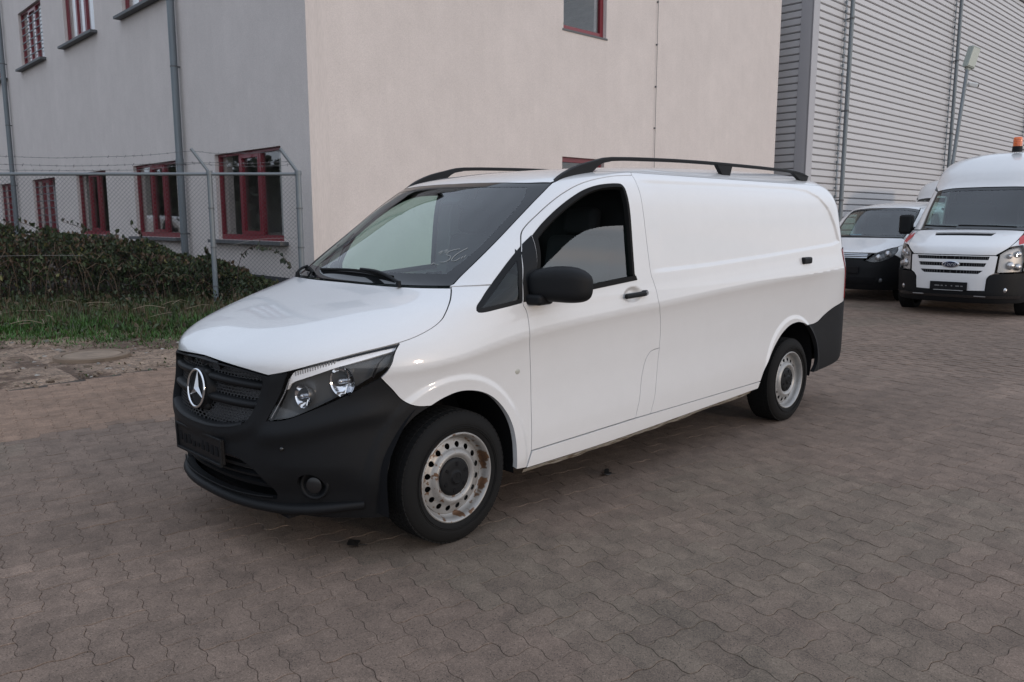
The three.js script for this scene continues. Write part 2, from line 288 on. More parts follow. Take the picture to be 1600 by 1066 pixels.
function stoneGeo(w, h, n) { // top face, chamfer and short skirt; x right, z toward the viewer, top at y = 0
  const O = inset(stoneOutline(w, h, n), GAP), I = inset(O, .0018), cx = w * U / 2, cz = h * U / 2;
  const V2 = (p) => new THREE.Vector2(...p), tri = THREE.ShapeUtils.triangulateShape(I.map(V2), []), pos = [], nor = [];
  const v = (p, y, n) => { pos.push(p[0] - cx, y, p[1] - cz); nor.push(...n); };
  for (const t of tri) { const a = area2(t.map((i) => I[i])) > 0 ? [t[0], t[2], t[1]] : t; for (const i of a) v(I[i], 0, [0, 1, 0]); }
  for (let i = 0; i < O.length; i++) {
    const j = (i + 1) % O.length, dx = O[j][0] - O[i][0], dz = O[j][1] - O[i][1], l = Math.hypot(dx, dz), nx = dz / l, nz = -dx / l, c = [nx * .6, .8, nz * .6], s = [nx, 0, nz];
    v(I[i], 0, c); v(I[j], 0, c); v(O[j], -.0014, c); v(I[i], 0, c); v(O[j], -.0014, c); v(O[i], -.0014, c);
    v(O[i], -.0014, s); v(O[j], -.0014, s); v(O[j], -.02, s); v(O[i], -.0014, s); v(O[j], -.02, s); v(O[i], -.02, s);
  }
  const g = new THREE.BufferGeometry(); g.setAttribute('position', new THREE.Float32BufferAttribute(pos, 3)); g.setAttribute('normal', new THREE.Float32BufferAttribute(nor, 3)); return g;
}
const paverTex = tex(1024, 1024, (x, y) => {
  const a = fbm(x / 40, y / 40, 31, 5, 1024 / 40 | 0), f = noise(x / 1.6, y / 1.6, 12, 640, 640), g = hash(x, y, 77), sp = hash(x >> 1, y >> 1, 5);
  let k = .80 + .22 * (a - .5) + .26 * (f - .5) + .14 * (g - .5); let c = [255 * k, 250 * k, 247 * k];
  if (sp > .9955) c = [255, 255, 255]; else if (sp < .012) c = c.map((q) => q * .55); return c;
});
const paverBump = tex(512, 512, (x, y) => 255 * (.5 * noise(x / 1.5, y / 1.5, 41, 341, 341) + .5 * hash(x, y, 8)), false);
const paverMat = new THREE.MeshStandardMaterial({ color: 0xffffff, roughness: .92, map: rep(paverTex, .5), bumpMap: rep(paverBump, 1.6), bumpScale: .0012, vertexColors: true });
// tone of a stone: brown grey in the yard, paler and tan beyond the seam on the left; stains of grit and moss in patches
function paverTone(x, z, r) {
  const tan = sstep(-.06, .06, -(z + 2.665 - (x - .0) * .079) + .10 * (r() - .5)) * (1 - sstep(1.5, 2.6, x)), n = fbm(x * .9 + 40, z * .9 + 40, 3, 3), moss = sstep(.62, .74, fbm(x * .7 + 3, z * .7 + 8, 17, 3));
  const k = (.90 + .13 * (r() - .5)) * (.84 + .30 * n) * (1 + .22 * sstep(.60, .76, fbm(x * .45 + 12, z * 1.1 + 6, 23, 4)));
  const a = [.298, .224, .176], b = [.45, .305, .215];
  const c = a.map((q, i) => (q + (b[i] - q) * tan * .85) * k);
  const g = moss * (.25 + .25 * r()) * (1 - tan); return [c[0] * (1 - .16 * g), c[1] * (1 - .02 * g), c[2] * (1 - .06 * g)];
}
const dirtEdge = (x) => -4.80 - .125 * (x - .2) + .10 * (fbm(x * 1.2 + 5, 2, 9, 3) - .5); // z of the last row of stones before the dirt
{
  const near = stoneOutline(2, 1, 8), r = rng(7);
  const geo = { n: [stoneGeo(2, 1, 8), stoneGeo(1, 2, 8)], m: [stoneGeo(2, 1, 4), stoneGeo(1, 2, 4)] };
  const view = new THREE.Matrix4(); camera.updateMatrixWorld(); view.copy(camera.matrixWorld).invert();
  const list = [];
  for (let a = -90; a < 290; a++) for (let b = -120; b < 110; b++) {
    // herringbone: cells of one diagonal class; a lying stone takes classes 0 and 1, a standing one 3 and 2
    let w, h;
    const kk = ((a - b) % 4 + 4) % 4;
    if (kk === 0) { w = 2; h = 1; } else if (kk === 3) { w = 1; h = 2; } else continue;
    const ca = a * U + w * U / 2, cb = b * U + h * U / 2, [x, z] = toWorld(ca, cb);
    if (x > 26 || x < -9 || (x < 5.2 && z < dirtEdge(x)) || z < -7.55 || z > 5.2) continue;
    const p = new THREE.Vector3(x, 0, z).applyMatrix4(view), d = -p.z; if (d < .6 || Math.abs(p.x) > d * .74 + 2 || p.y < -d * .46 - 1.2) continue;
    list.push({ x, z, w, d, o: kk === 0 ? 0 : 1 });
  }
  list.sort((p, q) => p.d - q.d);
  const paving = new THREE.Group(); paving.name = 'paving'; struct(paving); scene.add(paving);
  const T = [], pos = [], nor = [], uv = [], col = [], q = new THREE.Quaternion(), v = new THREE.Vector3(), nn = new THREE.Vector3();
  const bake = (s, out) => {
    const g = geo[s.d < 7.5 ? 'n' : 'm'][s.o], P = g.attributes.position, N = g.attributes.normal, c = paverTone(s.x, s.z, r), wob = s.d < 14 ? .0018 : 0;
    const tilt = new THREE.Euler((r() - .5) * .010, -LA, (r() - .5) * .010); q.setFromEuler(tilt); const y = groundY(s.x, s.z) - .001 + (r() - .5) * wob * 1.6;
    for (let i = 0; i < P.count; i++) {
      v.fromBufferAttribute(P, i).applyQuaternion(q); nn.fromBufferAttribute(N, i).applyQuaternion(q);
      out.pos.push(v.x + s.x, v.y + y, v.z + s.z); out.nor.push(nn.x, nn.y, nn.z); out.uv.push(v.x + s.x, v.z + s.z); out.col.push(...c);
    }
  };
  const build = (o) => { const g = new THREE.BufferGeometry(); g.setAttribute('position', new THREE.Float32BufferAttribute(o.pos, 3)); g.setAttribute('normal', new THREE.Float32BufferAttribute(o.nor, 3)); g.setAttribute('uv', new THREE.Float32BufferAttribute(o.uv, 2)); g.setAttribute('color', new THREE.Float32BufferAttribute(o.col, 3)); return g; };
  // the 300 largest in the picture, one mesh each; all the others joined
  const inView = list.filter((s) => { const p = new THREE.Vector3(s.x, 0, s.z).applyMatrix4(view); return Math.abs(p.x) < s.d * .64 && p.y > -s.d * .43; });
  const first = new Set(inView.slice(0, 300));
  for (const s of first) { const o = { pos: [], nor: [], uv: [], col: [] }; bake(s, o); mesh('paver', build(o), paverMat, paving); }
  const o = { pos, nor, uv, col }; for (const s of list) if (!first.has(s)) bake(s, o);
  stuff(mesh('paver_field', build(o), paverMat, paving));
  console.log('pavers', list.length, 'triangles', pos.length / 9);
}
// bare trodden dirt between paving and grass, pale sand and dark damp patches
{
  const dirtTex = tex(1024, 1024, (x, y) => {
    const n = fbm(x / 130, y / 60, 61, 5), m = fbm(x / 40 + 9, y / 22, 71, 5), g = hash(x, y, 3), f = noise(x / 2.2, y / 2.2, 14);
    const q = noise(x / 7, y / 5, 22), wet = sstep(.44, .64, n * .48 + m * .36 + q * .16), k = .82 + .34 * (f - .5) + .22 * (g - .5) + .40 * (m - .5) + .22 * (q - .5);
    const a = [178, 152, 130], b = [98, 78, 64]; return a.map((c, i) => (c + (b[i] - c) * wet) * k);
  });
  const m = std(1, 1, 1, .95, { map: rep(dirtTex, 1 / 7, 1 / 7), bumpMap: rep(soilBump, 1.2), bumpScale: .012 });
  const xs = range(-7, 6, .1), zs = range(-8.2, -4.2, .1);
  struct(mesh('dirt_path', groundSheet(xs, zs, (x, z) => -.014 + .028 * sstep(.05, -.35, z - dirtEdge(x)) + .03 * (fbm(x * 2.2, z * 2.2, 6, 4) - .5) * sstep(0, -.4, z - dirtEdge(x)), (x, z) => z < dirtEdge(x) + .25 && depthOf(x, z) < 10.6 && x < 5.2), m));
}
// ------------------------------------------------------------------ office building (rendered walls, dark red windows)
const renderTex = tex(1024, 1024, (x, y) => { const g = hash(x, y, 1), f = noise(x / 2.4, y / 2.4, 2, 426, 426), m = fbm(x / 128, y / 128, 3, 5, 8), v = fbm(x / 30, y / 400, 15, 3), k = 1 + .06 * (g - .5) + .08 * (f - .5) + .05 * (m - .5) + .02 * (v - .5); return [232 * k, 232 * k, 232 * k]; });
const renderBump = tex(512, 512, (x, y) => 255 * (.65 * noise(x / 2, y / 2, 51, 256, 256) + .35 * hash(x, y, 52)), false);
const M = {
  wallPink: std(.80, .732, .695, .93, { map: rep(renderTex, .28), bumpMap: rep(renderBump, 2.2), bumpScale: .003 }),
  red: phy(.17, .012, .022, .42, { clearcoat: .3 }), sill: std(.10, .105, .11, .6), plinth: std(.06, .06, .065, .9),
  galv: std(.22, .25, .27, .55, { metalness: .35 }), roomWall: std(.36, .355, .34, .9), blind: std(.62, .63, .64, .8), curtain: std(.42, .43, .42, .9),
  glass: phy(1, 1, 1, .015, { transmission: 1, thickness: 0, ior: 1.52 }),
};
{ const g = tex(256, 256, (x, y) => { const k = .86 + .22 * fbm(x / 24, y / 24, 8, 4, 10) + .05 * (hash(x, y, 2) - .5); return [240 * k, 240 * k, 240 * k]; }); M.galv.map = rep(g, 4, 2); }
const BW = .0168567, corner = [4.47, 0, -7.78];
const office = thing('office_building', 'pale rendered two storey office building with dark red framed windows behind the van', 'building', corner, -BW);
// local axes: +x along the pinkish front, -z along the shaded side; walls 0.36 m thick, 9.6 m tall
const TOP = 9.7, BASE = -.3;
const sideCols = [[.97, 3.57], [5.46, 7.97], [9.90, 12.32], [14.33, 16.78], [18.83, 21.05], [23.3, 25.7]];
const rectHole = (x0, x1, y0, y1) => [[x0, y0], [x1, y0], [x1, y1], [x0, y1]];
{
  const holes = []; for (const [a, b] of sideCols) { holes.push(rectHole(-b, -a, 1.21, 2.81)); } for (const [a, b] of [[1.0, 3.5], ...sideCols.slice(1)]) holes.push(rectHole(-b, -a, 6.1, 7.7));
  const w = extrude([[-34, BASE], [0, BASE], [0, TOP], [-34, TOP]], .36, 0, holes); // built in x = -distance, thickness toward +z: turn so that it faces -x
  w.applyMatrix4(new THREE.Matrix4().makeRotationY(-Math.PI / 2)); // x -> z, z -> -x
  w.translate(.36, 0, 0);
  mesh('side_wall', w, M.wallPink, office);
  const fh = [rectHole(5.92, 7.29, 5.47, 7.6), rectHole(5.92, 7.29, 1.25, 2.9)];
  const f = extrude([[.36, BASE], [14.83, BASE], [14.83, TOP], [.36, TOP]], .36, 0, fh); f.translate(0, 0, -.36); mesh('front_wall', f, M.wallPink, office);
  mesh('corner_wall', box(.355, TOP - BASE, .004, [.18, (TOP + BASE) / 2, -.0005]), M.wallPink, office);
  mesh('back_wall', box(14.5, TOP - BASE, .3, [7.6, (TOP + BASE) / 2, -33.8]), M.wallPink, office);
  mesh('end_wall', box(.3, TOP - BASE, 33.2, [14.68, (TOP + BASE) / 2, -17]), M.wallPink, office);
  mesh('roof', box(14.4, .3, 33.3, [7.6, TOP - .6, -17]), M.plinth, office);
  mesh('coping', [box(14.95, .06, .46, [7.4, TOP + .03, -.17]), box(.46, .06, 33.6, [.17, TOP + .032, -17.2])], M.sill, office);
  mesh('plinth', [box(.03, .55, 34, [-.014, .32, -17]), box(14.8, .55, .03, [7.41, .02, .014])], M.plinth, office);
  // the rooms: floors, ceilings, the corridor wall
  mesh('room', [box(.05, 3.2, 33, [3.4, 2.0, -17]), box(3.2, .06, 33, [1.98, .5, -17]), box(3.2, .06, 33, [1.98, 3.6, -17]), box(3.2, .06, 33, [1.98, 5.6, -17]), box(.05, 3.2, 33, [3.4, 7.2, -17]), box(3.2, .06, 33, [1.98, 8.6, -17]), box(3, 3.2, .05, [6.6, 2, -3]), box(3, 3.2, .05, [6.6, 7.2, -3])], M.roomWall, office);
}
// a window: outer frame, two mullions, an opening middle sash, three panes, sill. Local: x along the wall (0..w), y up, z outward
function windowUnit(parent, w, h, place, { bars = false, blind = 0, single = false, label } = {}) {
  const P = (g) => { const m = Array.isArray(g) ? merge(g) : clean(g); m.applyMatrix4(place); return m; };
  const e = single ? .10 : .05, f = mesh('window', P([box(w, .10, .07, [w / 2, .05, 0]), box(w, e, .07, [w / 2, h - e / 2, 0]), box(e, h - .10 - e, .07, [e / 2, h / 2 + .05 - e / 2, 0]), box(e, h - .10 - e, .07, [w - e / 2, h / 2 + .05 - e / 2, 0])]), M.red, parent);
  const xs = single ? [[e, w - e]] : [[.05, w * .335], [w * .335 + .07, w * .665 - .07], [w * .665, w - .05]];
  if (!single) {
    for (const x of [w * .335 + .035, w * .665 - .035]) mesh('mullion', P(box(.07, h - .15, .075, [x, h / 2 + .025, .002])), M.red, f);
    const [a, b] = xs[1]; mesh('sash', P([box(b - a, .07, .06, [(a + b) / 2, .135, .014]), box(b - a, .07, .06, [(a + b) / 2, h - .085, .014]), box(.05, h - .29, .06, [a + .025, h / 2 + .025, .014]), box(.05, h - .29, .06, [b - .025, h / 2 + .025, .014])]), M.red, f);
  }
  for (const [a, b] of xs) mesh('pane', P(box(b - a, h - .10 - e, .006, [(a + b) / 2, h / 2 + .05 - e / 2, -.012])), M.glass, f);
  if (bars) for (let y = .32; y < h - .1; y += .21) mesh('bar', P(box(w - .1, .022, .02, [w / 2, y, .055])), M.galv, f);
  if (blind) mesh('blind', P(box(w - .06, h - .1, .012, [w / 2, h / 2, -.16])), M.blind, f);
  else if (!single) mesh('curtain', P(box(w * .2, h - .12, .02, [w * .86, h / 2, -.2])), M.curtain, f);
  mesh('sill', P(box(w + (single ? .06 : .3), single ? .04 : .06, single ? .17 : .30, [w / 2, single ? -.022 : -.032, single ? .06 : .12])), M.sill, f);
  return f;
}
const sidePlace = (d, y) => new THREE.Matrix4().makeTranslation(.11, y, -d).multiply(new THREE.Matrix4().makeRotationY(-Math.PI / 2)); // x runs toward the corner, z outward (-x)
sideCols.slice(0, 5).forEach(([a, b], i) => windowUnit(office, b - a, 1.6, sidePlace(b, 1.21), { bars: i > 2, blind: i > 2 }));
[[5.46, 7.97], [9.90, 12.32], [14.33, 16.78], [18.83, 21.05]].forEach(([a, b], i) => windowUnit(office, b - a, 1.6, sidePlace(b, 6.1), { bars: i > 1, blind: 1 }));
windowUnit(office, 1.37, 2.13, new THREE.Matrix4().makeTranslation(5.92, 5.47, -.13), { single: true, blind: 0 });
windowUnit(office, 1.37, 1.65, new THREE.Matrix4().makeTranslation(5.92, 1.25, -.13), { single: true });
for (const d of [4.95, 18.62]) {
  const p = mesh('downpipe', [cyl(.07, .07, 10, [-.12, 4.7, -d]), cyl(.078, .078, .10, [-.12, 2.75, -d]), cyl(.078, .078, .10, [-.12, 5.9, -d])], M.galv, office);
  for (const y of [1.3, 2.7, 4.6, 6.5]) mesh('pipe_clip', [cyl(.076, .076, .03, [-.12, y, -d]), box(.12, .03, .03, [-.06, y, -d])], M.sill, p);
}
{ const c = mesh('lightning_conductor', cyl(.006, .006, 9.4, [9.09, 4.9, .035], [0, 0, 0], 6), M.sill, office); for (let y = .9; y < 9.4; y += .94) mesh('wire_clip', box(.03, .035, .04, [9.09, y, .02]), M.sill, c); }

// ------------------------------------------------------------------ metal clad hall on the right
{
  const hall = thing('warehouse_hall', 'tall grey hall clad in horizontal metal boards with two vertical pipes', 'building', [20.47, 0, -7.16], -BW);
  const clad = [0, 1, 2].map((i) => std(.53 + .014 * i, .525 + .014 * i, .532 + .014 * i, .5, { metalness: .15 })), groove = std(.26, .26, .27, .8), trim = std(.40, .395, .41, .5, { metalness: .2 });
  const pitch = .2035, H = 11.2, n = Math.floor(H / pitch), r = rng(5);
  mesh('inner_wall', [box(64, H, .2, [32, H / 2, -.16]), box(.2, H, 30, [.16, H / 2, -15])], groove, hall);
  const board = (len) => { const g = extrude([[-.03, .004], [0, .012], [.026, .028], [.026, .168], [0, .186], [-.03, .186]], len); g.applyMatrix4(new THREE.Matrix4().makeRotationY(-Math.PI / 2)); g.translate(len, 0, 0); return g; }; // length along +x
  const gF = board(63.5), gS = board(28);
  const faceF = gF;
  for (let i = 0; i < n; i++) {
    const a = mesh('cladding_board', faceF, clad[Math.floor(r() * 3)], hall); a.position.set(.36, .25 + i * pitch, -.03);
    const b = mesh('cladding_board', gS, clad[Math.floor(r() * 3)], hall); b.rotation.y = -Math.PI / 2; b.position.set(.03, .25 + i * pitch, -28.36);
  }
  mesh('corner_trim', [box(.36, H, .05, [.16, H / 2 + .1, .005]), box(.05, H, .36, [.005, H / 2 + .1, -.17])], trim, hall);
  mesh('roof_edge', [box(64.2, .3, .25, [32, H + .2, -.05]), box(.25, .3, 30, [-.02, H + .2, -15])], trim, hall);
  mesh('base_wall', [box(64, .28, .1, [32, .12, 0]), box(.1, .28, 29, [0, .12, -14.6])], M.plinth, hall);
  for (const s of [2.16, 11.45, 21.6, 31.8]) {
    const p = mesh('downpipe', cyl(.065, .065, H, [s, H / 2, .16]), M.galv, hall);
    for (const y of [2.2, 4.9, 7.6]) mesh('pipe_clip', [cyl(.078, .078, .05, [s, y, .16]), box(.03, .04, .14, [s, y, .07])], M.sill, p);
    // cable with its clips beside the pipe
    const c = mesh('cable', cyl(.012, .012, H, [s - .22, H / 2, .06], [0, 0, 0], 6), M.galv, p); for (let k = 0; k < 40; k++) mesh('cable_clip', box(.05, .07, .05, [s - .22, .5 + k * .26, .055]), M.galv, c);
  }
}

// ------------------------------------------------------------------ chain link fence with barbed wire
const fenceEnd = [4.03, -7.42], fenceDir = [-.7105, -.7037]; // from the corner post away to the left
const fencePt = (s, y) => { const x = fenceEnd[0] + fenceDir[0] * s, z = fenceEnd[1] + fenceDir[1] * s; return [x, y, z]; };
{
  const wire = std(.13, .13, .135, .6, { metalness: .3 }), y0 = .22, y1 = 2.27;
  const fence = thing('chain_link_fence', 'galvanised chain link fence with barbed wire between hedge and yard', 'fence', [0, 0, 0]);
  const postAt = (s, h, r) => {
    const [x, , z] = fencePt(s, 0), g = groundY(x, z) - .1;
    const p = mesh('post', cyl(r, r, h - g, [x, (h + g) / 2, z], [0, 0, 0], 14), M.galv, fence);
    mesh('post_cap', [cyl(r + .008, r + .008, .06, [x, h, z], [0, 0, 0], 14)], M.galv, p);
    const a = fencePt(s, h), b = fencePt(s + .26, h + .36); mesh('arm', tube([a, b], r * .6, 8), M.galv, p);
    for (const y of [.55, 1.15, 1.75]) mesh('clamp', cyl(r + .006, r + .006, .022, [x, y, z], [0, 0, 0], 14), M.sill, p);
  };
  for (const s of [0, 1.36, 5.4, 9.4, 13.4]) postAt(s, y1 + .02, s === 0 ? .045 : .04);
  mesh('top_rail', tube([fencePt(0, y1), fencePt(16, y1)], .024, 10), M.galv, fence);
  // woven wire: diagonals both ways, each a thin three-sided wire
  const pos = [], nrm = [], mesh_ = .062, W = 16, wr = .0026;
  const strand = (a, b) => { const d = V(b).sub(V(a)).normalize(), u = new THREE.Vector3(.7, 0, -.71), v = new THREE.Vector3().crossVectors(d, u).normalize(), w = new THREE.Vector3().crossVectors(v, d); const ring = [0, 1, 2].map((k) => { const t = k * 2.094; return v.clone().multiplyScalar(Math.cos(t)).addScaledVector(w, Math.sin(t)); }); for (let k = 0; k < 3; k++) { const p = ring[k], q = ring[(k + 1) % 3]; const A = V(a).addScaledVector(p, wr), B = V(a).addScaledVector(q, wr), C = V(b).addScaledVector(q, wr), D = V(b).addScaledVector(p, wr); for (const [x, n] of [[A, p], [B, q], [C, q], [A, p], [C, q], [D, p]]) { pos.push(x.x, x.y, x.z); nrm.push(n.x, n.y, n.z); } } };
  for (let s = -3; s < W; s += mesh_ * 1.05) for (const sg of [1, -1]) { // clipped to the field
    const h = y1 - y0; let sa = sg > 0 ? s : s + h, sb = sg > 0 ? s + h : s, ya = y0, yb = y1;
    if (sa > sb) { [sa, sb, ya, yb] = [sb, sa, yb, ya]; }
    if (sb < 0 || sa > W) continue; if (sa < 0) { ya += (yb - ya) * (0 - sa) / (sb - sa); sa = 0; } if (sb > W) { yb = ya + (yb - ya) * (W - sa) / (sb - sa); sb = W; }
    strand(fencePt(sa, ya), fencePt(sb, yb));
  }
  const g = new THREE.BufferGeometry(); g.setAttribute('position', new THREE.Float32BufferAttribute(pos, 3)); g.setAttribute('normal', new THREE.Float32BufferAttribute(nrm, 3));
  stuff(mesh('wire_mesh', g, wire, fence));
  const r = rng(11);
  for (const [f, sag] of [[.95, .10], [.5, .05], [.42, .11]]) {
    const pts = []; const posts = [0, 1.36, 5.4, 9.4, 13.4, 17];
    for (let i = 0; i + 1 < posts.length; i++) for (let k = 0; k < 8; k++) { const t = k / 8, s = posts[i] + (posts[i + 1] - posts[i]) * t; pts.push(fencePt(s + .26 * f, y1 + .36 * f - sag * Math.min(1, (posts[i + 1] - posts[i]) / 4) * 4 * t * (1 - t) + (r() - .5) * .02)); }
    const c = new THREE.CatmullRomCurve3(pts.map(V)), parts = [new THREE.TubeGeometry(c, 120, .003, 4)], L = c.getLength();
    for (let d = .05; d < L; d += .13) { const p = c.getPointAt(d / L); parts.push(cyl(.0022, .0022, .05, p.toArray(), [r() * 3, r() * 3, r() * 3], 4), cyl(.0022, .0022, .05, p.toArray(), [r() * 3, r() * 3, r() * 3], 4)); }
    mesh('barbed_wire', parts, wire, fence);
  }
  mesh('tension_wire', [tube([fencePt(-.0, 1.30), fencePt(.7, 1.27), fencePt(1.3, 1.12)], .003, 5), tube([fencePt(3.4, 1.03), fencePt(4.6, 1.02), fencePt(6.0, .94), fencePt(8, .9)], .003, 5)], std(.24, .235, .225, .7), fence);
}
// ------------------------------------------------------------------ vegetation behind and below the fence
function leafGeo(w, l, fold = .25) { // two folded halves with a pointed tip, base at the origin, along +y
  const pos = [], f = fold * w; const L = [[0, 0, 0], [-w * .5, l * .35, f], [-w * .42, l * .65, f], [0, l, 0], [w * .42, l * .65, f], [w * .5, l * .35, f]];
  for (const t of [[0, 2, 1], [0, 3, 2], [0, 4, 3], [0, 5, 4]]) for (const i of t) pos.push(...L[i]);
  const g = new THREE.BufferGeometry(); g.setAttribute('position', new THREE.Float32BufferAttribute(pos, 3)); g.computeVertexNormals(); return g;
}
const leafMat = () => new THREE.MeshPhysicalMaterial({ color: 0xffffff, roughness: .55, transmission: .0, side: THREE.DoubleSide });
function instances(name, geo, mat, list, parent = scene) {
  const m = new THREE.InstancedMesh(geo, mat, list.length), o = new THREE.Object3D(), c = new THREE.Color();
  list.forEach((e, i) => { o.position.set(...e.p); o.rotation.set(...e.r); o.scale.setScalar(1); if (Array.isArray(e.s)) o.scale.set(...e.s); else o.scale.setScalar(e.s); o.updateMatrix(); m.setMatrixAt(i, o.matrix); m.setColorAt(i, c.setRGB(...e.c)); });
  m.name = parent === scene ? numbered(name) : name; m.castShadow = m.receiveShadow = true; parent.add(m); m.userData.kind = 'stuff'; return m;
}
// hedge top height above zero along the fence (distance s from the corner post)
const hedgeTop = pchip([[0, .34], [.6, .40], [1.3, .62], [1.9, .84], [2.6, 1.0], [3.3, 1.2], [4.2, 1.26], [5, 1.24], [5.6, 1.42], [6.0, 1.32], [7, 1.25], [9, 1.22], [14, 1.3]]);
{
  const r = rng(21), L = [], S2 = [], twig = [];
  for (let i = 0; i < 52000; i++) {
    const s = r() * 13, dep = -.05 + Math.pow(r(), .8) * 2.0, [fx, , fz] = fencePt(s, 0), x = fx + .704 * dep, z = fz - .71 * dep; if (x > 4.25 && z < -7.9) continue; if (x > 4.3) continue;
    const g = groundY(x, z), lump = .34 * (fbm(s * 1.5, dep * 1.5, 33, 3) - .5) + .20 * (fbm(s * 5, dep * 5, 35, 2) - .5), top = hedgeTop(s) + lump - Math.max(0, .5 - dep) * .42 - .08 * Math.max(0, dep - 1.2);
    const hgt = top - g; if (hgt < .05) continue; const y = g + hgt * (1 - Math.pow(r(), 2.2) * .9);
    const clump = fbm(x * 3.1 + y * 2, z * 3.1 + y, 44, 3); if (clump < .43 && r() < .85) continue;
    const dead = fbm(s * .8, dep + y * 1.6, 5, 3) > .60 ? .55 : .14, v = .55 + .8 * r();
    const c = r() < dead ? [.105 * v, .070 * v, .042 * v] : r() < .08 ? [.13 * v, .13 * v, .045 * v] : [.044 * v, .068 * v, .026 * v];
    L.push({ p: [x + (r() - .5) * .05, y, z + (r() - .5) * .05], r: [(r() - .3) * 2.2, r() * 6.3, (r() - .5) * 2], s: .75 + .7 * r(), c });
  }
  const hedge = tag(new THREE.Group(), 'dark tangled bramble thicket behind the chain link fence', 'hedge'); hedge.name = 'bramble_thicket'; hedge.userData.kind = 'stuff'; scene.add(hedge);
  instances('leaves', leafGeo(.045, .07), leafMat(), L, hedge);
  for (let i = 0; i < 900; i++) { const s = r() * 13, dep = r() * 1.4 - .15, [fx, , fz] = fencePt(s, 0), x = fx + .704 * dep, z = fz - .71 * dep, g = groundY(x, z), h = (hedgeTop(s) - g) * (.5 + .55 * r()); if (x > 4.2) continue; const a = r() * 6.28, b = .35 * h; twig.push(tube([[x, g, z], [x + Math.cos(a) * b * .3, g + h * .6, z + Math.sin(a) * b * .3], [x + Math.cos(a) * b, g + h, z + Math.sin(a) * b], [x + Math.cos(a) * b * 1.9, g + h * .86, z + Math.sin(a) * b * 1.9]], .0035, 4, 6)); }
  for (let i = 0; i < 70; i++) { // long shoots standing out of the mass
    const s = 1.2 + r() * 11, dep = r() * 1.2, [fx, , fz] = fencePt(s, 0), x = fx + .704 * dep, z = fz - .71 * dep; if (x > 4.1) continue; const g = hedgeTop(s) - .35, a = r() * 6.28, l = .25 + .45 * r(), b = .15 + .45 * r();
    const pts = [[x, g, z], [x + Math.cos(a) * b * .4, g + l * .8, z + Math.sin(a) * b * .4], [x + Math.cos(a) * b, g + l * (.7 + .5 * r()), z + Math.sin(a) * b]]; twig.push(tube(pts, .0035, 4, 8)); const c = new THREE.CatmullRomCurve3(pts.map(V));
    for (let k = 0; k < 14; k++) { const p = c.getPointAt(.25 + .75 * r()), v = .6 + .8 * r(); S2.push({ p: p.toArray(), r: [(r() - .3) * 2.2, r() * 6.3, (r() - .5) * 2], s: .8 + .7 * r(), c: r() < .2 ? [.08 * v, .05 * v, .03 * v] : [.036 * v, .054 * v, .022 * v] }); }
  }
  instances('shoot_leaves', leafGeo(.045, .07), leafMat(), S2, hedge);
  stuff(mesh('twigs', twig, std(.13, .09, .06, .9), hedge));
}
// one bramble shoot arching in front of the wall, right of the middle post
{
  const b = thing('bramble_shoot', 'thin arching bramble shoot with leaves in front of the wall between the two fence posts', 'plant', [0, 0, 0]), r = rng(31);
  const pts = [[1.15, .55], [1.05, 1.0], [.85, 1.16], [.62, 1.12], [.42, 1.02], [.25, .82]].map(([s, y]) => { const p = fencePt(s, y); return [p[0] + .25, p[1], p[2] - .25]; });
  mesh('stem', tube(pts, .005, 6, 30), std(.09, .06, .05, .8), b);
  const c = new THREE.CatmullRomCurve3(pts.map(V)), g = leafGeo(.055, .085), mat = std(.05, .065, .035, .6, { side: THREE.DoubleSide });
  for (let i = 0; i < 26; i++) { const p = c.getPointAt(.32 + .68 * r()), m = mesh('leaf', g, mat, b); m.position.copy(p); m.rotation.set((r() - .5) * 2.4, r() * 6.3, 1.2 + r() * 1.6); m.scale.setScalar(.7 + r() * .7); }
}
// leafy sprig standing out of the hedge under the third window
{
  const b = thing('leafy_shrub', 'leafy green shrub sticking up from the hedge below the third ground floor window', 'shrub', [0, 0, 0]), r = rng(37), L = [], st = [];
  for (let k = 0; k < 9; k++) { const p0 = fencePt(5.35 + r() * .6, .4), q = [p0[0] + .3, .4, p0[2] - .3], tip = [q[0] + (r() - .5) * .6, 1.30 + r() * .24, q[2] + (r() - .5) * .5]; const pts = [q, [(q[0] * .6 + tip[0] * .4), .9, (q[2] * .6 + tip[2] * .4)], tip]; st.push(tube(pts, .005, 5)); const c = new THREE.CatmullRomCurve3(pts.map(V)); for (let i = 0; i < 26; i++) { const p = c.getPointAt(.55 + .45 * r()), v = .7 + .7 * r(); L.push({ p: p.toArray(), r: [(r() - .2) * 2, r() * 6.3, (r() - .5) * 2], s: .9 + .7 * r(), c: [.04 * v, .062 * v, .022 * v] }); } }
  mesh('stems', st, std(.07, .05, .035, .9), b); instances('leaves', leafGeo(.05, .085), leafMat(), L, b);
}
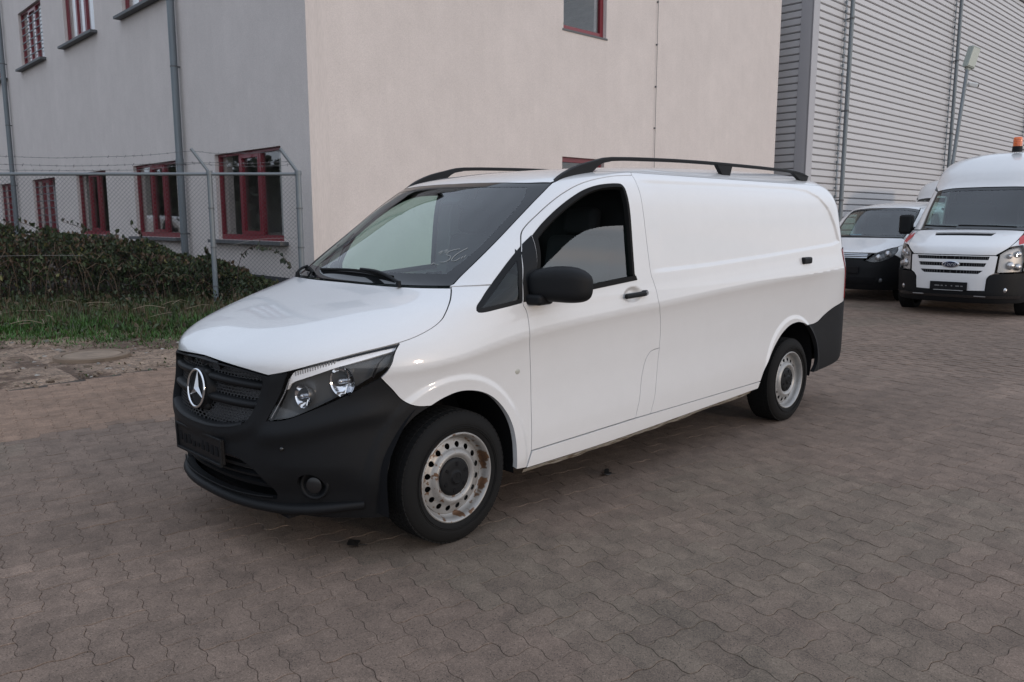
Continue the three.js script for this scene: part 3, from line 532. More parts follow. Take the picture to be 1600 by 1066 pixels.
// weeds and grass on the bank in front of the fence
{
  const r = rng(41), blade = (() => { const pos = []; for (let k = 0; k < 7; k++) { const a = r() * 6.28, w = .005 + r() * .004, l = .10 + r() * .12, dx = Math.cos(a), dz = Math.sin(a), ox = (r() - .5) * .08, oz = (r() - .5) * .08, b = .02 + r() * .07; const P = [[ox - dz * w, 0, oz + dx * w], [ox + dz * w, 0, oz - dx * w], [ox + dx * b * .4 - dz * w * .7, l * .6, oz + dz * b * .4 + dx * w * .7], [ox + dx * b * .4 + dz * w * .7, l * .6, oz + dz * b * .4 - dx * w * .7], [ox + dx * b, l, oz + dz * b]]; for (const t of [[0, 1, 2], [1, 3, 2], [2, 3, 4]]) for (const i of t) pos.push(...P[i]); } const g = new THREE.BufferGeometry(); g.setAttribute('position', new THREE.Float32BufferAttribute(pos, 3)); g.computeVertexNormals(); return g; })();
  const G = [], Wd = [], leaves = [];
  for (let i = 0; i < 60000; i++) {
    const x = -9 + r() * 14.5, z = -14 + r() * 9; const d = depthOf(x, z); if (d < 9.25 || d > 12.9 || x > 4.9) continue;
    const lat = (x + 2.441) * .71 + (z - 3.759) * .704, edge = 9.55 + .35 * (fbm(x * .9, z * .9, 7, 3) - .5) + sstep(-4.4, -2.6, lat) * .62; // grass begins further off near the van
    if (d < edge || (d < edge + .35 && r() < .6)) continue;
    const lush = 1 - sstep(10.2, 11.6, d + (fbm(x * 1.4, z * 1.4, 19, 3) - .5) * 1.6), v = .6 + .8 * r(), dry = r() < .16 + .3 * (1 - lush);
    const c = dry ? [.12 * v, .088 * v, .048 * v] : [(.046 + .016 * r()) * v, (.084 + .044 * lush) * v, .022 * v];
    if (r() < .35 + .65 * lush) G.push({ p: [x, groundY(x, z) - .035, z], r: [(r() - .5) * .5, r() * 6.3, (r() - .5) * .5], s: [.8 + .5 * r(), (.5 + .8 * r()) * (.42 + .78 * sstep(9.6, 11.2, d)), .8 + .5 * r()], c });
    if (d > 10.3 && r() < .35) Wd.push({ p: [x, groundY(x, z) - .03 + r() * (.10 + .14 * sstep(10.6, 12.4, d)), z], r: [(r() - .3) * 2.4, r() * 6.3, (r() - .5) * 2], s: .6 + .6 * r(), c: r() < .3 ? [.085 * v, .06 * v, .032 * v] : [.042 * v, .058 * v, .024 * v] });
  }
  const gm = instances('grass', blade, leafMat(), G); tag(gm, 'rough green grass on the bank below the fence', 'grass');
  const w = instances('weeds', leafGeo(.05, .075), leafMat(), Wd); tag(w, 'low brown and green weeds at the foot of the fence', 'weeds');
  // dry stalks lying over the grass
  const stalk = std(.28, .22, .15, .9), o = [];
  for (let i = 0; i < 46; i++) { const s = 1.2 + r() * 7, dd = -.3 - r() * 1.9, [fx, , fz] = fencePt(s, 0), x = fx + .704 * dd, z = fz - .71 * dd, a = r() * 6.3, l = .15 + r() * .5, g = groundY(x, z) + .06 + r() * .12; if (x > 4.2) continue; o.push(tube([[x, g, z], [x + Math.cos(a) * l * .5, g + .06 * r(), z + Math.sin(a) * l * .5], [x + Math.cos(a) * l, g + .03 - .08 * r(), z + Math.sin(a) * l]], .004, 4, 5)); }
  const st = stuff(mesh('dry_stalks', o, stalk)); tag(st, 'pale dry stalks lying in the grass below the fence', 'stalks');
}
// crumbs of soil, pebbles and leaf litter on the dirt
{
  const r = rng(51), C = [], Lf = [];
  const stone = new THREE.IcosahedronGeometry(1, 1); { const p = stone.attributes.position; for (let i = 0; i < p.count; i++) { const k = .75 + .45 * hash(Math.round(p.getX(i) * 50), Math.round(p.getY(i) * 50), Math.round(p.getZ(i) * 50)); p.setXYZ(i, p.getX(i) * k, p.getY(i) * k * .6, p.getZ(i) * k); } stone.computeVertexNormals(); }
  for (let i = 0; i < 9000; i++) {
    const x = -7 + r() * 12, z = -8.4 + r() * 3.9, e = z - dirtEdge(x), d = depthOf(x, z); if (e > .22 || d > 10.4 || (e > -.05 && r() < .8) || Math.hypot(x - .495, z + 6) < .42) continue;
    const y = groundY(x, z) + .006, v = .55 + .9 * r(), big = Math.pow(r(), 5), s = .004 + .022 * big;
    if (r() < .8) C.push({ p: [x, y, z], r: [r() * .6, r() * 6, r() * .6], s: [s * (1 + r()), s, s * (1 + r())], c: r() < .25 ? [.26 * v, .235 * v, .205 * v] : [.16 * v, .115 * v, .08 * v] });
    else Lf.push({ p: [x, y + .006, z], r: [1.4 + r() * .5, r() * 6, (r() - .5)], s: .5 + .6 * r(), c: r() < .5 ? [.10 * v, .065 * v, .035 * v] : [.05 * v, .07 * v, .02 * v] });
  }
  tag(instances('pebbles', stone, std(1, 1, 1, .95), C), 'small stones and crumbs of soil scattered on the bare dirt', 'pebbles');
  tag(instances('leaf_litter', leafGeo(.045, .07), leafMat(), Lf), 'small fallen leaves scattered on the bare dirt', 'leaf litter');
}
// round concrete manhole cover in the dirt
{
  const t = tex(256, 256, (x, y) => { const k = .78 + .3 * fbm(x / 30, y / 30, 91, 4) + .1 * (hash(x, y, 6) - .5); return [206 * k, 190 * k, 172 * k]; });
  const m = thing('manhole_cover', 'round flat concrete manhole cover set in the bare dirt beside the paving', 'manhole cover', [.495, groundY(.495, -6.0) + .028, -6.0]);
  mesh('cover', lathe([[0, .028], [.29, .028], [.305, .022], [.308, -.02]], 48), std(.46, .41, .37, .9, { map: rep(t, 1) }), m);
  mesh('rim', lathe([[.312, -.03], [.313, .022], [.32, .030], [.385, .030], [.398, .02], [.40, -.05]], 48), std(.36, .31, .27, .92, { map: rep(t, 2) }), m);
}
// dead leaves on the paving
{
  const mat = std(.012, .011, .010, .6, { side: THREE.DoubleSide });
  const mk = (label, x, z, turn, pts, curl, h) => { const o = thing('dead_leaf', label, 'leaf', [x, .004, z], turn); const g = new THREE.ShapeGeometry(new THREE.Shape(new THREE.SplineCurve(pts.map((p) => new THREE.Vector2(...p))).getPoints(40)), 4); g.rotateX(-Math.PI / 2); const P = g.attributes.position; for (let i = 0; i < P.count; i++) { const a = Math.hypot(P.getX(i), P.getZ(i)); P.setY(i, .003 + h * (a / .06) ** 2 + .006 * Math.sin(P.getX(i) * 90)); } g.computeVertexNormals(); mesh('blade', g, mat, o); mesh('stalk', tube(curl, .0018, 5), mat, o); };
  mk('small dark rounded leaf on the paving in front of the front wheel', -.384, .617, .75, [[-.045, 0], [-.03, .035], [0, .045], [.035, .035], [.045, 0], [.02, -.015], [0, -.005], [-.02, -.015], [-.045, 0]], [[0, .004, .005], [0, .003, .03], [.004, .002, .05]], .018);
  mk('dark crumpled leaf on the paving beside the sill of the van', 1.34, .78, .4, [[-.06, .01], [-.02, .03], [.0, .015], [.05, .03], [.065, .005], [.02, -.01], [.01, -.03], [-.03, -.012], [-.06, .01]], [[.01, .004, .02], [.02, .003, .05]], .012);
}
// lamp post with floodlight and camera, leaning a little
{
  const p = thing('lamp_post', 'thin leaning grey post with a floodlight and a small camera in front of the hall', 'lamp post', [19.35, .15, -3.06]);
  const top = [.94, 5.15, .08]; mesh('pole', tube([[0, -.1, 0], top], .045, 12), M.galv, p);
  const head = mesh('floodlight', put(merge([rbox(.26, .52, .16, .02, [0, .28, 0]), box(.10, .08, .10, [0, 0, 0])]), top.map((c, i) => c + [.03, .03, 0][i]), [.1, -.5, -.18]), std(.30, .34, .31, .5), p);
  mesh('lamp_glass', put(box(.22, .44, .012, [0, .28, .085]), top.map((c, i) => c + [.03, .03, 0][i]), [.1, -.5, -.18]), std(.42, .47, .43, .25), head);
  const cam = mesh('camera', put(merge([rbox(.12, .12, .24, .03, [0, 0, .06]), cyl(.03, .03, .16, [-.08, 0, -.02], [0, 0, Math.PI / 2])]), [top[0] + .14, top[1] - .34, top[2] + .05], [.25, .5, 0]), std(.62, .63, .62, .5), p);
  mesh('lens', put(cyl(.045, .045, .03, [0, 0, .185], [Math.PI / 2, 0, 0]), [top[0] + .14, top[1] - .34, top[2] + .05], [.25, .5, 0]), std(.01, .01, .01, .3), cam);
}
// ------------------------------------------------------------------ materials of the vehicles
const dust = tex(512, 512, (x, y) => { const k = 236 + 4 * (fbm(x / 64, y / 64, 14, 4, 8) - .5) + 6 * (hash(x, y, 3) - .5); return [k, k, k]; });
const K = {
  paint: phy(.80, .80, .80, .38, { clearcoat: 1, clearcoatRoughness: .05, map: rep(dust, 1.3) }),
  black: phy(.0085, .0092, .0105, .55, { specularIntensity: .38, bumpMap: rep(renderBump, 9), bumpScale: .00035 }),
  blackGloss: phy(.010, .010, .011, .18, { clearcoat: .6 }), rubber: phy(.0085, .0085, .0085, .85, { specularIntensity: .45 }), dark: phy(.011, .011, .012, .9, { specularIntensity: .2 }), interior: std(.028, .029, .031, .8), seat: std(.020, .021, .023, .95),
  glass: phy(.62, .78, .74, .0, { transmission: 1, thickness: 0, ior: 1.75 }), sideGlass: phy(.58, .78, .74, .0, { transmission: 1, thickness: 0, ior: 1.95 }), tinted: phy(.30, .36, .34, .0, { transmission: 1, thickness: 0, ior: 1.5 }), clear: phy(1, 1, 1, .01, { transmission: 1, thickness: 0, ior: 1.45 }),
  frit: phy(.012, .013, .014, .04, { ior: 1.52 }),
  chrome: std(.80, .81, .83, .10, { metalness: 1 }), dull: std(.50, .50, .51, .32, { metalness: .9 }), silver: std(.55, .56, .58, .28, { metalness: 1 }), radiator: std(.20, .20, .21, .6, { metalness: .3 }), housing: phy(.065, .070, .074, .28), bright: std(.86, .87, .89, .32),
  redLens: phy(.30, .008, .012, .12, { clearcoat: 1 }), amber: phy(.75, .14, .01, .2, { clearcoat: 1 }), plateBlack: phy(.008, .008, .009, .5, { specularIntensity: .4 }),
};
const tyreTex = tex(512, 64, (x, y) => { const k = 200 + 40 * (hash(x, y, 4) - .5); return [k, k, k]; });
const rustTex = tex(1024, 1024, (x, y) => { // disc in polar layout: u around, v outward
  const u = x / 1024, v = y / 1024, n = fbm(u * 26, v * 7, 8, 5, 26), m = fbm(u * 60, v * 22, 19, 4, 60), g = hash(x, y, 6);
  const band = Math.max(0, 1 - Math.abs(v - .91) / .085) * .62 + Math.max(0, 1 - Math.abs(v - .42) / .05) * sstep(.80, .90, u + .05 * m) * .55;
  const side = .12 + .88 * sstep(.30, .85, .5 + .5 * Math.cos(6.2832 * (u - .03)) + .2 * (noise(u * 9, 1, 6, 9, 2) - .5));
  const t = sstep(.60, .74, n * .58 + m * .60 + (band * .62 - .24) * side - .02), k = .92 + .16 * (fbm(u * 14, v * 14, 3, 3, 14) - .5) + .06 * (g - .5);
  const a = [166 * k, 165 * k, 163 * k], dk = .55 + .8 * m, b = [86 * dk, 62 * dk, 44 * dk]; return a.map((c, i) => c + (b[i] - c) * t);
});
const cleanRim = tex(256, 256, (x, y) => { const k = .9 + .16 * (fbm(x / 16, y / 16, 3, 4, 16) - .5) + .07 * (hash(x, y, 6) - .5); return [174 * k, 174 * k, 173 * k]; });

// ------------------------------------------------------------------ wheels: axis along z, outer side at +z = 0 (tyre wall plane)
function wheelParts(parent, place, steer, R, rusty, side = 1) {
  const g = new THREE.Group(); g.name = 'wheel'; g.position.set(...place); g.rotation.y = steer + (side < 0 ? Math.PI : 0); parent.add(g);
  const rim = R - .1055, W = .205; // section: [radius, z]
  const sec = [[rim - .002, -.012], [rim + .006, -.002], [rim + .03, .006], [R - .055, .010], [R - .032, .004], [R - .012, -.008], [R - .003, -.022], [R, -.05], [R + .002, -.105], [R, -.155], [R - .003, -.183], [R - .03, -.205], [rim + .02, -.205], [rim - .002, -.19]];
  const ty = lathe(curve(sec.map(([r, z]) => [r, z]), .008), 96); ty.applyMatrix4(new THREE.Matrix4().makeRotationX(Math.PI / 2)); // lathe axis y -> z
  const blocks = []; for (let i = 0; i < 72; i++) { const a = i / 72 * Math.PI * 2; for (const [z, w, o] of [[-.032, .030, 0], [-.072, .034, .5], [-.112, .034, 0], [-.152, .034, .5], [-.182, .018, 0]]) { const b = new THREE.BoxGeometry(.0235, .012, w); b.translate(0, R - (z < -.17 || z > -.04 ? .0045 : .0025), z); b.rotateZ(a + o * Math.PI / 72); blocks.push(b); } }
  const t = mesh('tyre', ty, K.rubber, g); stuff(mesh('tread_blocks', blocks, K.rubber, t));
  mesh('sidewall_ribs', [.6, .35, .18].map((f) => put(new THREE.TorusGeometry(rim + .02 + (R - rim - .06) * f, .0022, 6, 90), [0, 0, .0085])), K.rubber, t);
  // rim barrel and flange, then the pressed disc with its round holes
  const rimMat = std(1, 1, 1, .42, { metalness: .35, map: rusty ? rustTex : cleanRim });
  const lz = (pts) => { const q = lathe(pts, 96); q.applyMatrix4(new THREE.Matrix4().makeRotationX(Math.PI / 2)); return q; };
  const uvPolar = (q, r0, r1) => { const P = q.attributes.position, u = q.attributes.uv; for (let i = 0; i < P.count; i++) { const r = Math.hypot(P.getX(i), P.getY(i)); u.setXY(i, u.getX(i) - .25, (r - r0) / (r1 - r0)); } return q; };
  const prof = curve([[rim + .0035, -.010], [rim + .004, -.002], [rim - .003, .001], [rim - .009, -.006], [rim - .014, -.018], [rim - .017, -.040], [rim - .024, -.052], [rim - .035, -.062], [rim - .036, -.10]], .004);
  const rm = mesh('rim', uvPolar(lz(prof), 0, .222), rimMat, g);
  const zAt = pchip([[.0, -.030], [.096, -.030], [.103, -.022], [.118, -.014], [.132, -.022], [.145, -.036], [.176, -.046], [.188, -.052]]);
  // disc as a ring sector mesh with holes
  const NH = 16, seg = 16; const pos = [], nor = [], uv = [];
  const P = (r, a) => [r * Math.cos(a), r * Math.sin(a), zAt(r)], dz = (r) => (zAt(r + .001) - zAt(r - .001)) / .002, Nn = (r, a) => { const d = dz(r), l = Math.hypot(1, d); return [-d * Math.cos(a) / l, -d * Math.sin(a) / l, 1 / l]; };
  const vtx = (x, y) => { const r = Math.hypot(x, y), a = Math.atan2(y, x); pos.push(...P(r, a)); nor.push(...Nn(r, a)); uv.push((a / 6.28318 + 1) % 1, r / .222); };
  const quad = (a, b, c, d) => { const k = uv.length; for (const p of [a, b, c, a, c, d]) vtx(...p); let hi = 0; for (let i = k; i < uv.length; i += 2) hi = Math.max(hi, uv[i]); for (let i = k; i < uv.length; i += 2) if (hi - uv[i] > .5) uv[i] += 1; };
  const pl = (r, a) => [r * Math.cos(a), r * Math.sin(a)];
  for (let i = 0; i < 96; i++) { const a0 = i / 96 * 6.283185, a1 = (i + 1) / 96 * 6.283185; for (const rr of [[.09, .096], [.096, .1], [.1, .105], [.105, .112], [.112, .119], [.119, .126], [.126, .132], [.132, .138], [.138, .1405], [.1755, .182], [.182, .188]]) quad(pl(rr[0], a0), pl(rr[1], a0), pl(rr[1], a1), pl(rr[0], a1)); }
  for (let i = 0; i < NH; i++) { // the holed band, cell by cell
    const a = (i + .5) / NH * 6.283185, h = Math.PI / NH, rc = .158, hr = .0145, inner = [], outer = [];
    for (let k = 0; k < seg * 4; k++) { const t = k / (seg * 4) * 6.283185; const dx = Math.cos(t), dy = Math.sin(t), s = 1 / Math.max(Math.abs(dx), Math.abs(dy)); inner.push(pl(rc + hr * dx, a + hr * dy / rc)); outer.push(pl(rc + .0175 * dx * s, a + h * dy * s)); }
    for (let k = 0; k < inner.length; k++) { const l = (k + 1) % inner.length; quad(inner[k], outer[k], outer[l], inner[l]); const A = P(Math.hypot(...inner[k]), Math.atan2(inner[k][1], inner[k][0])), B = P(Math.hypot(...inner[l]), Math.atan2(inner[l][1], inner[l][0])); const n = [-(inner[k][0] - pl(rc, a)[0]), -(inner[k][1] - pl(rc, a)[1]), 0].map((c) => c / hr); const A2 = [A[0], A[1], A[2] - .006], B2 = [B[0], B[1], B[2] - .006]; for (const q of [A, A2, B, B, A2, B2]) { pos.push(...q); nor.push(...n); uv.push(.3, .6); } }
  }
  const dg = new THREE.BufferGeometry(); dg.setAttribute('position', new THREE.Float32BufferAttribute(pos, 3)); dg.setAttribute('normal', new THREE.Float32BufferAttribute(nor, 3)); dg.setAttribute('uv', new THREE.Float32BufferAttribute(uv, 2));
  mesh('wheel_disc', dg, rimMat, g);
  mesh('wheel_disc_back', lz([[.05, -.085], [.19, -.085], [.19, -.2], [.05, -.2]]), K.dark, g);
  const cap = mesh('hub_cap', lz(curve([[.0, -.006], [.03, -.007], [.034, -.012], [.06, -.014], [.084, -.018], [.094, -.026], [.096, -.04]], .004)), K.black, g);
  mesh('cap_slots', [0, 1, 2, 3, 4, 5].map((k) => put(rbox(.016, .022, .008, .003), [.066 * Math.cos(k * 1.0472 + .4), .066 * Math.sin(k * 1.0472 + .4), -.0155], [0, 0, k * 1.0472 + .4 + Math.PI / 2])), K.dark, cap);
  mesh('cap_star', [put(new THREE.TorusGeometry(.026, .0025, 8, 36), [0, 0, -.006]), ...[0, 1, 2].map((k) => put(extrude([[-.005, 0], [0, .026], [.005, 0]], .003), [0, 0, -.008], [0, 0, k * 2.0944]))], K.black, cap);
  return g;
}
// ------------------------------------------------------------------ the white panel van in the middle
const van = thing('panel_van', 'large white panel van with black front bumper and roof rails filling the middle foreground', 'van', [0, 0, 0]);
{
  const P = K.paint, TU = 1.35;
  const sideG = (loops, o = {}) => sheet(side, loops, o.du || o.d || .03, o.dv || o.d || .03, o);
  const wrapG = (loops, o = {}) => sheet(wrap, loops, o.du || .02, o.dv || .015, o);
  const gap = (L, d = .0022) => inset(L, d), gapT = (L, d = .0022) => inset(L, d, TU, 1);
  const both = (name, geo, mat, parent = van) => [mesh(name, geo, mat, parent), mesh(name, flipped(geo), mat, parent)];
  const toT = ([X, Y]) => { const n = noseX(Y), c = cornerX(Y); return [X >= c ? 1 + X - c : Math.acos(Math.min(1, Math.pow(Math.max(0, (c - X) / (c - n)), 1.1))) / Math.PI * 2, Y]; };
  const toX = ([T, Y]) => { const p = wrap(T, Y); return [p[0], Y]; };
  // shared seams, (length, height) in metres on the flank
  const doorTop = curve([[1.540, 1.829], [1.323, 1.814], [1.122, 1.783], [1.012, 1.753], [.909, 1.709], [.802, 1.651], [.697, 1.584], [.622, 1.533], [.576, 1.495], [.538, 1.446], [.493, 1.375], [.443, 1.244], [.428, 1.160]]);
  const doorFront = curve([[.428, 1.160], [.432, 1.135], [.452, 1.105], [.463, 1.06], [.468, .98], [.488, .88], [.499, .78], [.503, .68], [.500, .49], [.496, .362]]);
  const doorBot = line([.496, .362], [1.403, .379]);
  const flapC = curve([[1.403, .379], [1.443, .493], [1.466, .608], [1.490, .680], [1.520, .735], [1.565, .768], [1.650, .778]]);
  const rearLow = curve([[1.650, .778], [1.654, .88], [1.640, .96], [1.612, 1.03], [1.592, 1.075], [1.583, 1.12], [1.575, 1.15], [1.556, 1.200], [1.540, 1.228]]);
  const rearUp = curve([[1.540, 1.228], [1.526, 1.335], [1.512, 1.5], [1.508, 1.65], [1.520, 1.77], [1.540, 1.829]]);
  const door = loop(doorTop, doorFront, doorBot, flapC, rearLow, rearUp);
  const winO = loop(curve([[.609, 1.480], [.694, 1.544], [.806, 1.618], [.918, 1.680], [1.029, 1.728], [1.142, 1.756], [1.275, 1.770], [1.335, 1.772]]), curve([[1.335, 1.772], [1.365, 1.768], [1.380, 1.748], [1.381, 1.715], [1.376, 1.476], [1.376, 1.25]]), line([1.376, 1.25], [1.392, 1.212]), line([1.392, 1.212], [.535, 1.148]), line([.535, 1.148], [.545, 1.281]), line([.545, 1.281], [.609, 1.480]));
  const tri = loop(line([.426, 1.160], [.441, 1.244]), line([.441, 1.244], [.493, 1.38]), line([.493, 1.38], [.523, 1.425]), curve([[.523, 1.425], [.403, 1.336], [.289, 1.243], [.199, 1.178], [.150, 1.140], [.146, 1.122], [.165, 1.117], [.284, 1.130], [.420, 1.147]]));
  const mirTri = loop(line([.433, 1.150], [.446, 1.246]), line([.446, 1.246], [.497, 1.376]), line([.497, 1.376], [.536, 1.436]), line([.536, 1.436], [.607, 1.482]), line([.607, 1.482], [.543, 1.281]), line([.543, 1.281], [.535, 1.148]), line([.535, 1.148], [.433, 1.150]));
  // door with its window cut out
  const winHole = inset(winO, -.001);
  const [doorL, doorR] = both('front_door', sideG([gap(door), winHole], { du: .02, dv: .01 }), P);
  for (const [dd, s] of [[doorL, 1], [doorR, -1]]) {
    const F = (g) => (s > 0 ? g : flipped(g));
    mesh('window_seal', F(sideG([winO, inset(winO, .020)], { d: .02, lift: .001, flange: .03 })), K.rubber, dd);
    mesh('belt_trim', F(sideG([loop(line([.545, 1.150], [1.394, 1.213]), line([1.394, 1.213], [1.384, 1.238]), line([1.384, 1.238], [.548, 1.176]))], { d: .02, lift: .004 })), K.rubber, dd);
    mesh('mirror_panel', F(sideG([mirTri], { d: .02, lift: .0015 })), K.black, dd);
    // window pane: the driver's is wound half down, the other shut
    const low = loop(curve([[.545, 1.262], [.625, 1.322], [.729, 1.384], [.848, 1.452], [.981, 1.503], [1.129, 1.525], [1.365, 1.534]]), line([1.365, 1.534], [1.372, 1.19]), line([1.372, 1.19], [.545, 1.14]));
    mesh('window_pane', F(sideG([s > 0 ? low : inset(winO, .008)], { d: .04, lift: -.022, flange: .004 })), s > 0 ? K.sideGlass : K.glass, dd);
    mesh('door_card', F(sideG([loop(line([.52, .40], [1.40, .40]), line([1.40, .40], [1.52, 1.16]), line([1.52, 1.16], [.52, 1.13]))], { d: .1, lift: -.06, flange: 0 })), K.interior, dd);
    // handle in its bowl
    const h = mesh('door_handle', F(put(merge([rbox(.205, .030, .024, .011, [0, 0, .012]), rbox(.045, .034, .030, .012, [.095, .003, .006])]), [1.352, 1.128, .952], [0, .01, .03])), K.black, dd);
    mesh('handle_lock', F(cyl(.012, .012, .006, [1.450, 1.134, .972], [Math.PI / 2, 0, 0], 14)), K.silver, h);
  }
  // inner frame so that the open window shows a dark edge and no bare sheet metal
  both('fuel_flap', sideG([gap(loop(flapC, curve([[1.650, .778], [1.625, .62], [1.598, .48], [1.558, .379]]), line([1.558, .379], [1.403, .379])), .0016)]), P);
  both('quarter_window_frame', sideG([tri, inset(tri, .020)], { d: .015, lift: .0005, flange: .012 }), K.black);
  both('quarter_window', sideG([inset(tri, .0195)], { d: .03, lift: -.004, flange: 0 }), K.tinted);
  // windscreen edge from the wing up to the roof, as wrap coordinates
  const wsT = [[.506, 1.234], [.522, 1.30], [.532, 1.372], [.537, 1.46], [.540, 1.54], [.546, 1.62], [.553, 1.685], [.572, 1.766]], wsEdge = curve(wsT);
  const wsX = wsEdge.map(toX);
  const roofEdge = curve([[.925, 1.766], [1.02, 1.800], [1.15, 1.829], [1.3, 1.843], [1.5, 1.847], [1.56, 1.848]]);
  const topY_ = 1.848;
  both('side_frame', sideG([gap(loop(wsX, roofEdge, line([1.56, topY_], [1.54, 1.829]), doorTop.filter(([, y]) => y > 1.43), curve([[.523, 1.425], [.403, 1.336], [.289, 1.243]]), line([.289, 1.243], [.139, 1.234])), .0016)], { d: .02 }), P);
  // rear flank
  const tailAt = (y) => tailX(y) - .022;
  const tailLine = []; for (let y = topY_; y > .885; y -= .03) tailLine.push([tailAt(y), y]);
  const lampTop = 1.345, lampIn = (y) => tailAt(y) - .15 - .03 * sstep(1.1, 1.3, y);
  const lampLine = []; for (let y = .905; y <= lampTop; y += .03) lampLine.push([lampIn(y), y]);
  const archR = curve([[3.668, .737], [3.581, .764], [3.489, .777], [3.363, .764], [3.241, .716], [3.150, .655], [3.072, .585], [2.983, .468], [2.935, .388]]);
  const upperTail = tailLine.filter(([, y]) => y > lampTop + .01);
  const flankLoop = loop(line([1.54, 1.829], [1.56, topY_]), line([1.56, topY_], [tailAt(topY_), topY_]), upperTail, [...lampLine].reverse().map(([x, y]) => [x, y]), curve([[4.40, .89], [4.129, .845], [3.95, .79], [3.86, .752], [3.78, .738], [3.668, .737]]), archR, line([2.935, .388], [1.874, .380]), line([1.874, .380], [1.558, .379]), curve([[1.558, .379], [1.598, .48], [1.625, .62], [1.650, .778]]), rearLow, rearUp);
  both('side_panel', sideG([gap(flankLoop, .0016)], { du: .012, dv: .006 }), P);
  const lampLoop = loop(lampLine, [[tailAt(lampTop), lampTop]], tailLine.filter(([, y]) => y < lampTop && y > .9), [[lampIn(.905), .905]]);
  both('tail_lamp', sideG([gap(lampLoop)], { d: .015, lift: .006, flange: .03 }), K.redLens);
  // rear bumper, black, wraps the corner
  const archRb = curve([[3.668, .737], [3.754, .663], [3.813, .575], [3.842, .46], [3.836, .40], [3.785, .342]]);
  const bumpLow = curve([[3.785, .342], [3.94, .345], [4.15, .36], [4.30, .385], [4.40, .43], [4.475, .50]]);
  both('rear_bumper', sideG([gap(loop(archRb, bumpLow, line([4.475, .50], [4.50, .60]), line([4.50, .60], [4.502, .90]), curve([[4.502, .90], [4.40, .888], [4.129, .843], [3.95, .788], [3.86, .750], [3.78, .737], [3.668, .737]])), .0016)], { d: .02, lift: .006, flange: .03 }), K.black);
  { // tail end: closes the back
    const g = []; const rows = []; for (let y = .40; y <= 1.95; y += .05) { const row = []; for (let k = -12; k <= 12; k++) { const x = tailX(y) - .02, z = Math.max(.2, Zs(x - .003, y, false)) * k / 12; row.push([x + .012 * (1 - (k / 12) ** 8), y, z]); } rows.push(row); }
    const pos = [], idx = []; rows.forEach((r) => r.forEach((p) => pos.push(...p))); for (let i = 0; i + 1 < rows.length; i++) for (let k = 0; k < 24; k++) { const a = i * 25 + k; idx.push(a, a + 25, a + 1, a + 1, a + 25, a + 26); }
    const q = new THREE.BufferGeometry(); q.setAttribute('position', new THREE.Float32BufferAttribute(pos, 3)); q.setIndex(idx); q.computeVertexNormals(); mesh('rear_doors', q, P, van); mesh('rear_step', rbox(.12, .22, 1.7, .04, [4.44, .52, 0]), K.black, van);
  }
  // roof: a top sheet from the windscreen to the tail
  const fr = curve([[.925, .672], [.853, .54], [.806, .30], [.792, 0]]).concat(curve([[.792, 0], [.806, -.30], [.853, -.54], [.925, -.672]]));
  const zr = (X) => { const y = X < 1.56 ? roofEdge.reduce((b, p) => (Math.abs(p[0] - X) < Math.abs(b[0] - X) ? p : b))[1] : topY_; return Zs(X, y, false); };
  const rs = []; for (let X = .98; X <= 4.35; X += .03) rs.push([X, zr(X)]);
  const endX = tailAt(topY_); rs.push([endX, zr(endX - .001)]);
  const roofLoop = loop(fr, rs.map(([x, z]) => [x, -z]), rs.slice().reverse());
  const top2 = (X, Z) => { const p = top_(X, Z); return p; };
  mesh('roof', sheet(top2, [roofLoop], .05, .03, { sign: -1, flange: .02 }), P, van);
  // wing
  const headRear = curve([[.648, 1.003], [.672, .96], [.684, .924], [.676, .888], [.660, .859]]);
  const bumpTop = curve([[.660, .859], [.702, .802], [.735, .751], [.765, .722], [.795, .709], [.824, .705]]);
  const archF = curve([[-.150, .705], [-.084, .733], [.012, .752], [.131, .734], [.226, .688], [.305, .611], [.351, .529], [.372, .437], [.380, .34], [.386, .285]]);
  const hoodSide = [[.281, .871], [.351, .894], [.433, .930], [.500, .958], [.546, .976], [.600, .994], [.641, 1.010], [.669, 1.030], [.680, 1.061], [.668, 1.094], [.640, 1.124], [.596, 1.162], [.545, 1.200], [.514, 1.226]];
  const hoodEdge = curve(hoodSide), hoodBack = hoodEdge.filter(([t, y]) => y > 1.004);
  const wing = loop([...hoodBack].reverse().map(toX), headRear.map(toX), bumpTop.map(toX), archF, line([.386, .285], [.462, .278]), line([.462, .278], [.496, .362]), [...doorFront].reverse(), curve([[.420, 1.147], [.284, 1.130], [.165, 1.117], [.146, 1.122], [.150, 1.140], [.199, 1.178], [.289, 1.243]]), line([.289, 1.240], [.139, 1.233]));
  both('front_wing', sideG([gap(wing, .0018)], { d: .01, flange: .03 }), P);
  mesh('side_indicator', put(new THREE.SphereGeometry(1, 20, 12), [.403, .797, .925], [0, 0, 0], [.024, .020, .010]), phy(.42, .42, .38, .3, { clearcoat: .5 }), van);
  mesh('door_stop', rbox(.135, .052, .05, .014, [3.585, 1.252, .935]), K.black, van);
  // sill with its grimy lower flange
  const sill = loop(line([.50, .360], [1.4, .3765]), line([1.4, .3765], [2.93, .386]), line([2.93, .386], [2.90, .338]), curve([[2.90, .338], [1.9, .304], [1.08, .280], [.462, .276]]));
  both('sill', sideG([gap(sill, .0015)], { d: .03, lift: .004, flange: .05 }), P);
  const grime = tex(512, 64, (x, y) => { const n = fbm(x / 14, y / 8, 31, 4), t = sstep(.45, .68, n); return [176, 172, 164].map((c, i) => c + ([104, 88, 70][i] - c) * t + 30 * (hash(x, y, 3) - .5)); });
  const lower = []; for (const [x, y] of [[.44, .272], [1.08, .276], [1.9, .300], [2.82, .334]]) lower.push([x, y, Zs(x, y + .02) - .004]);
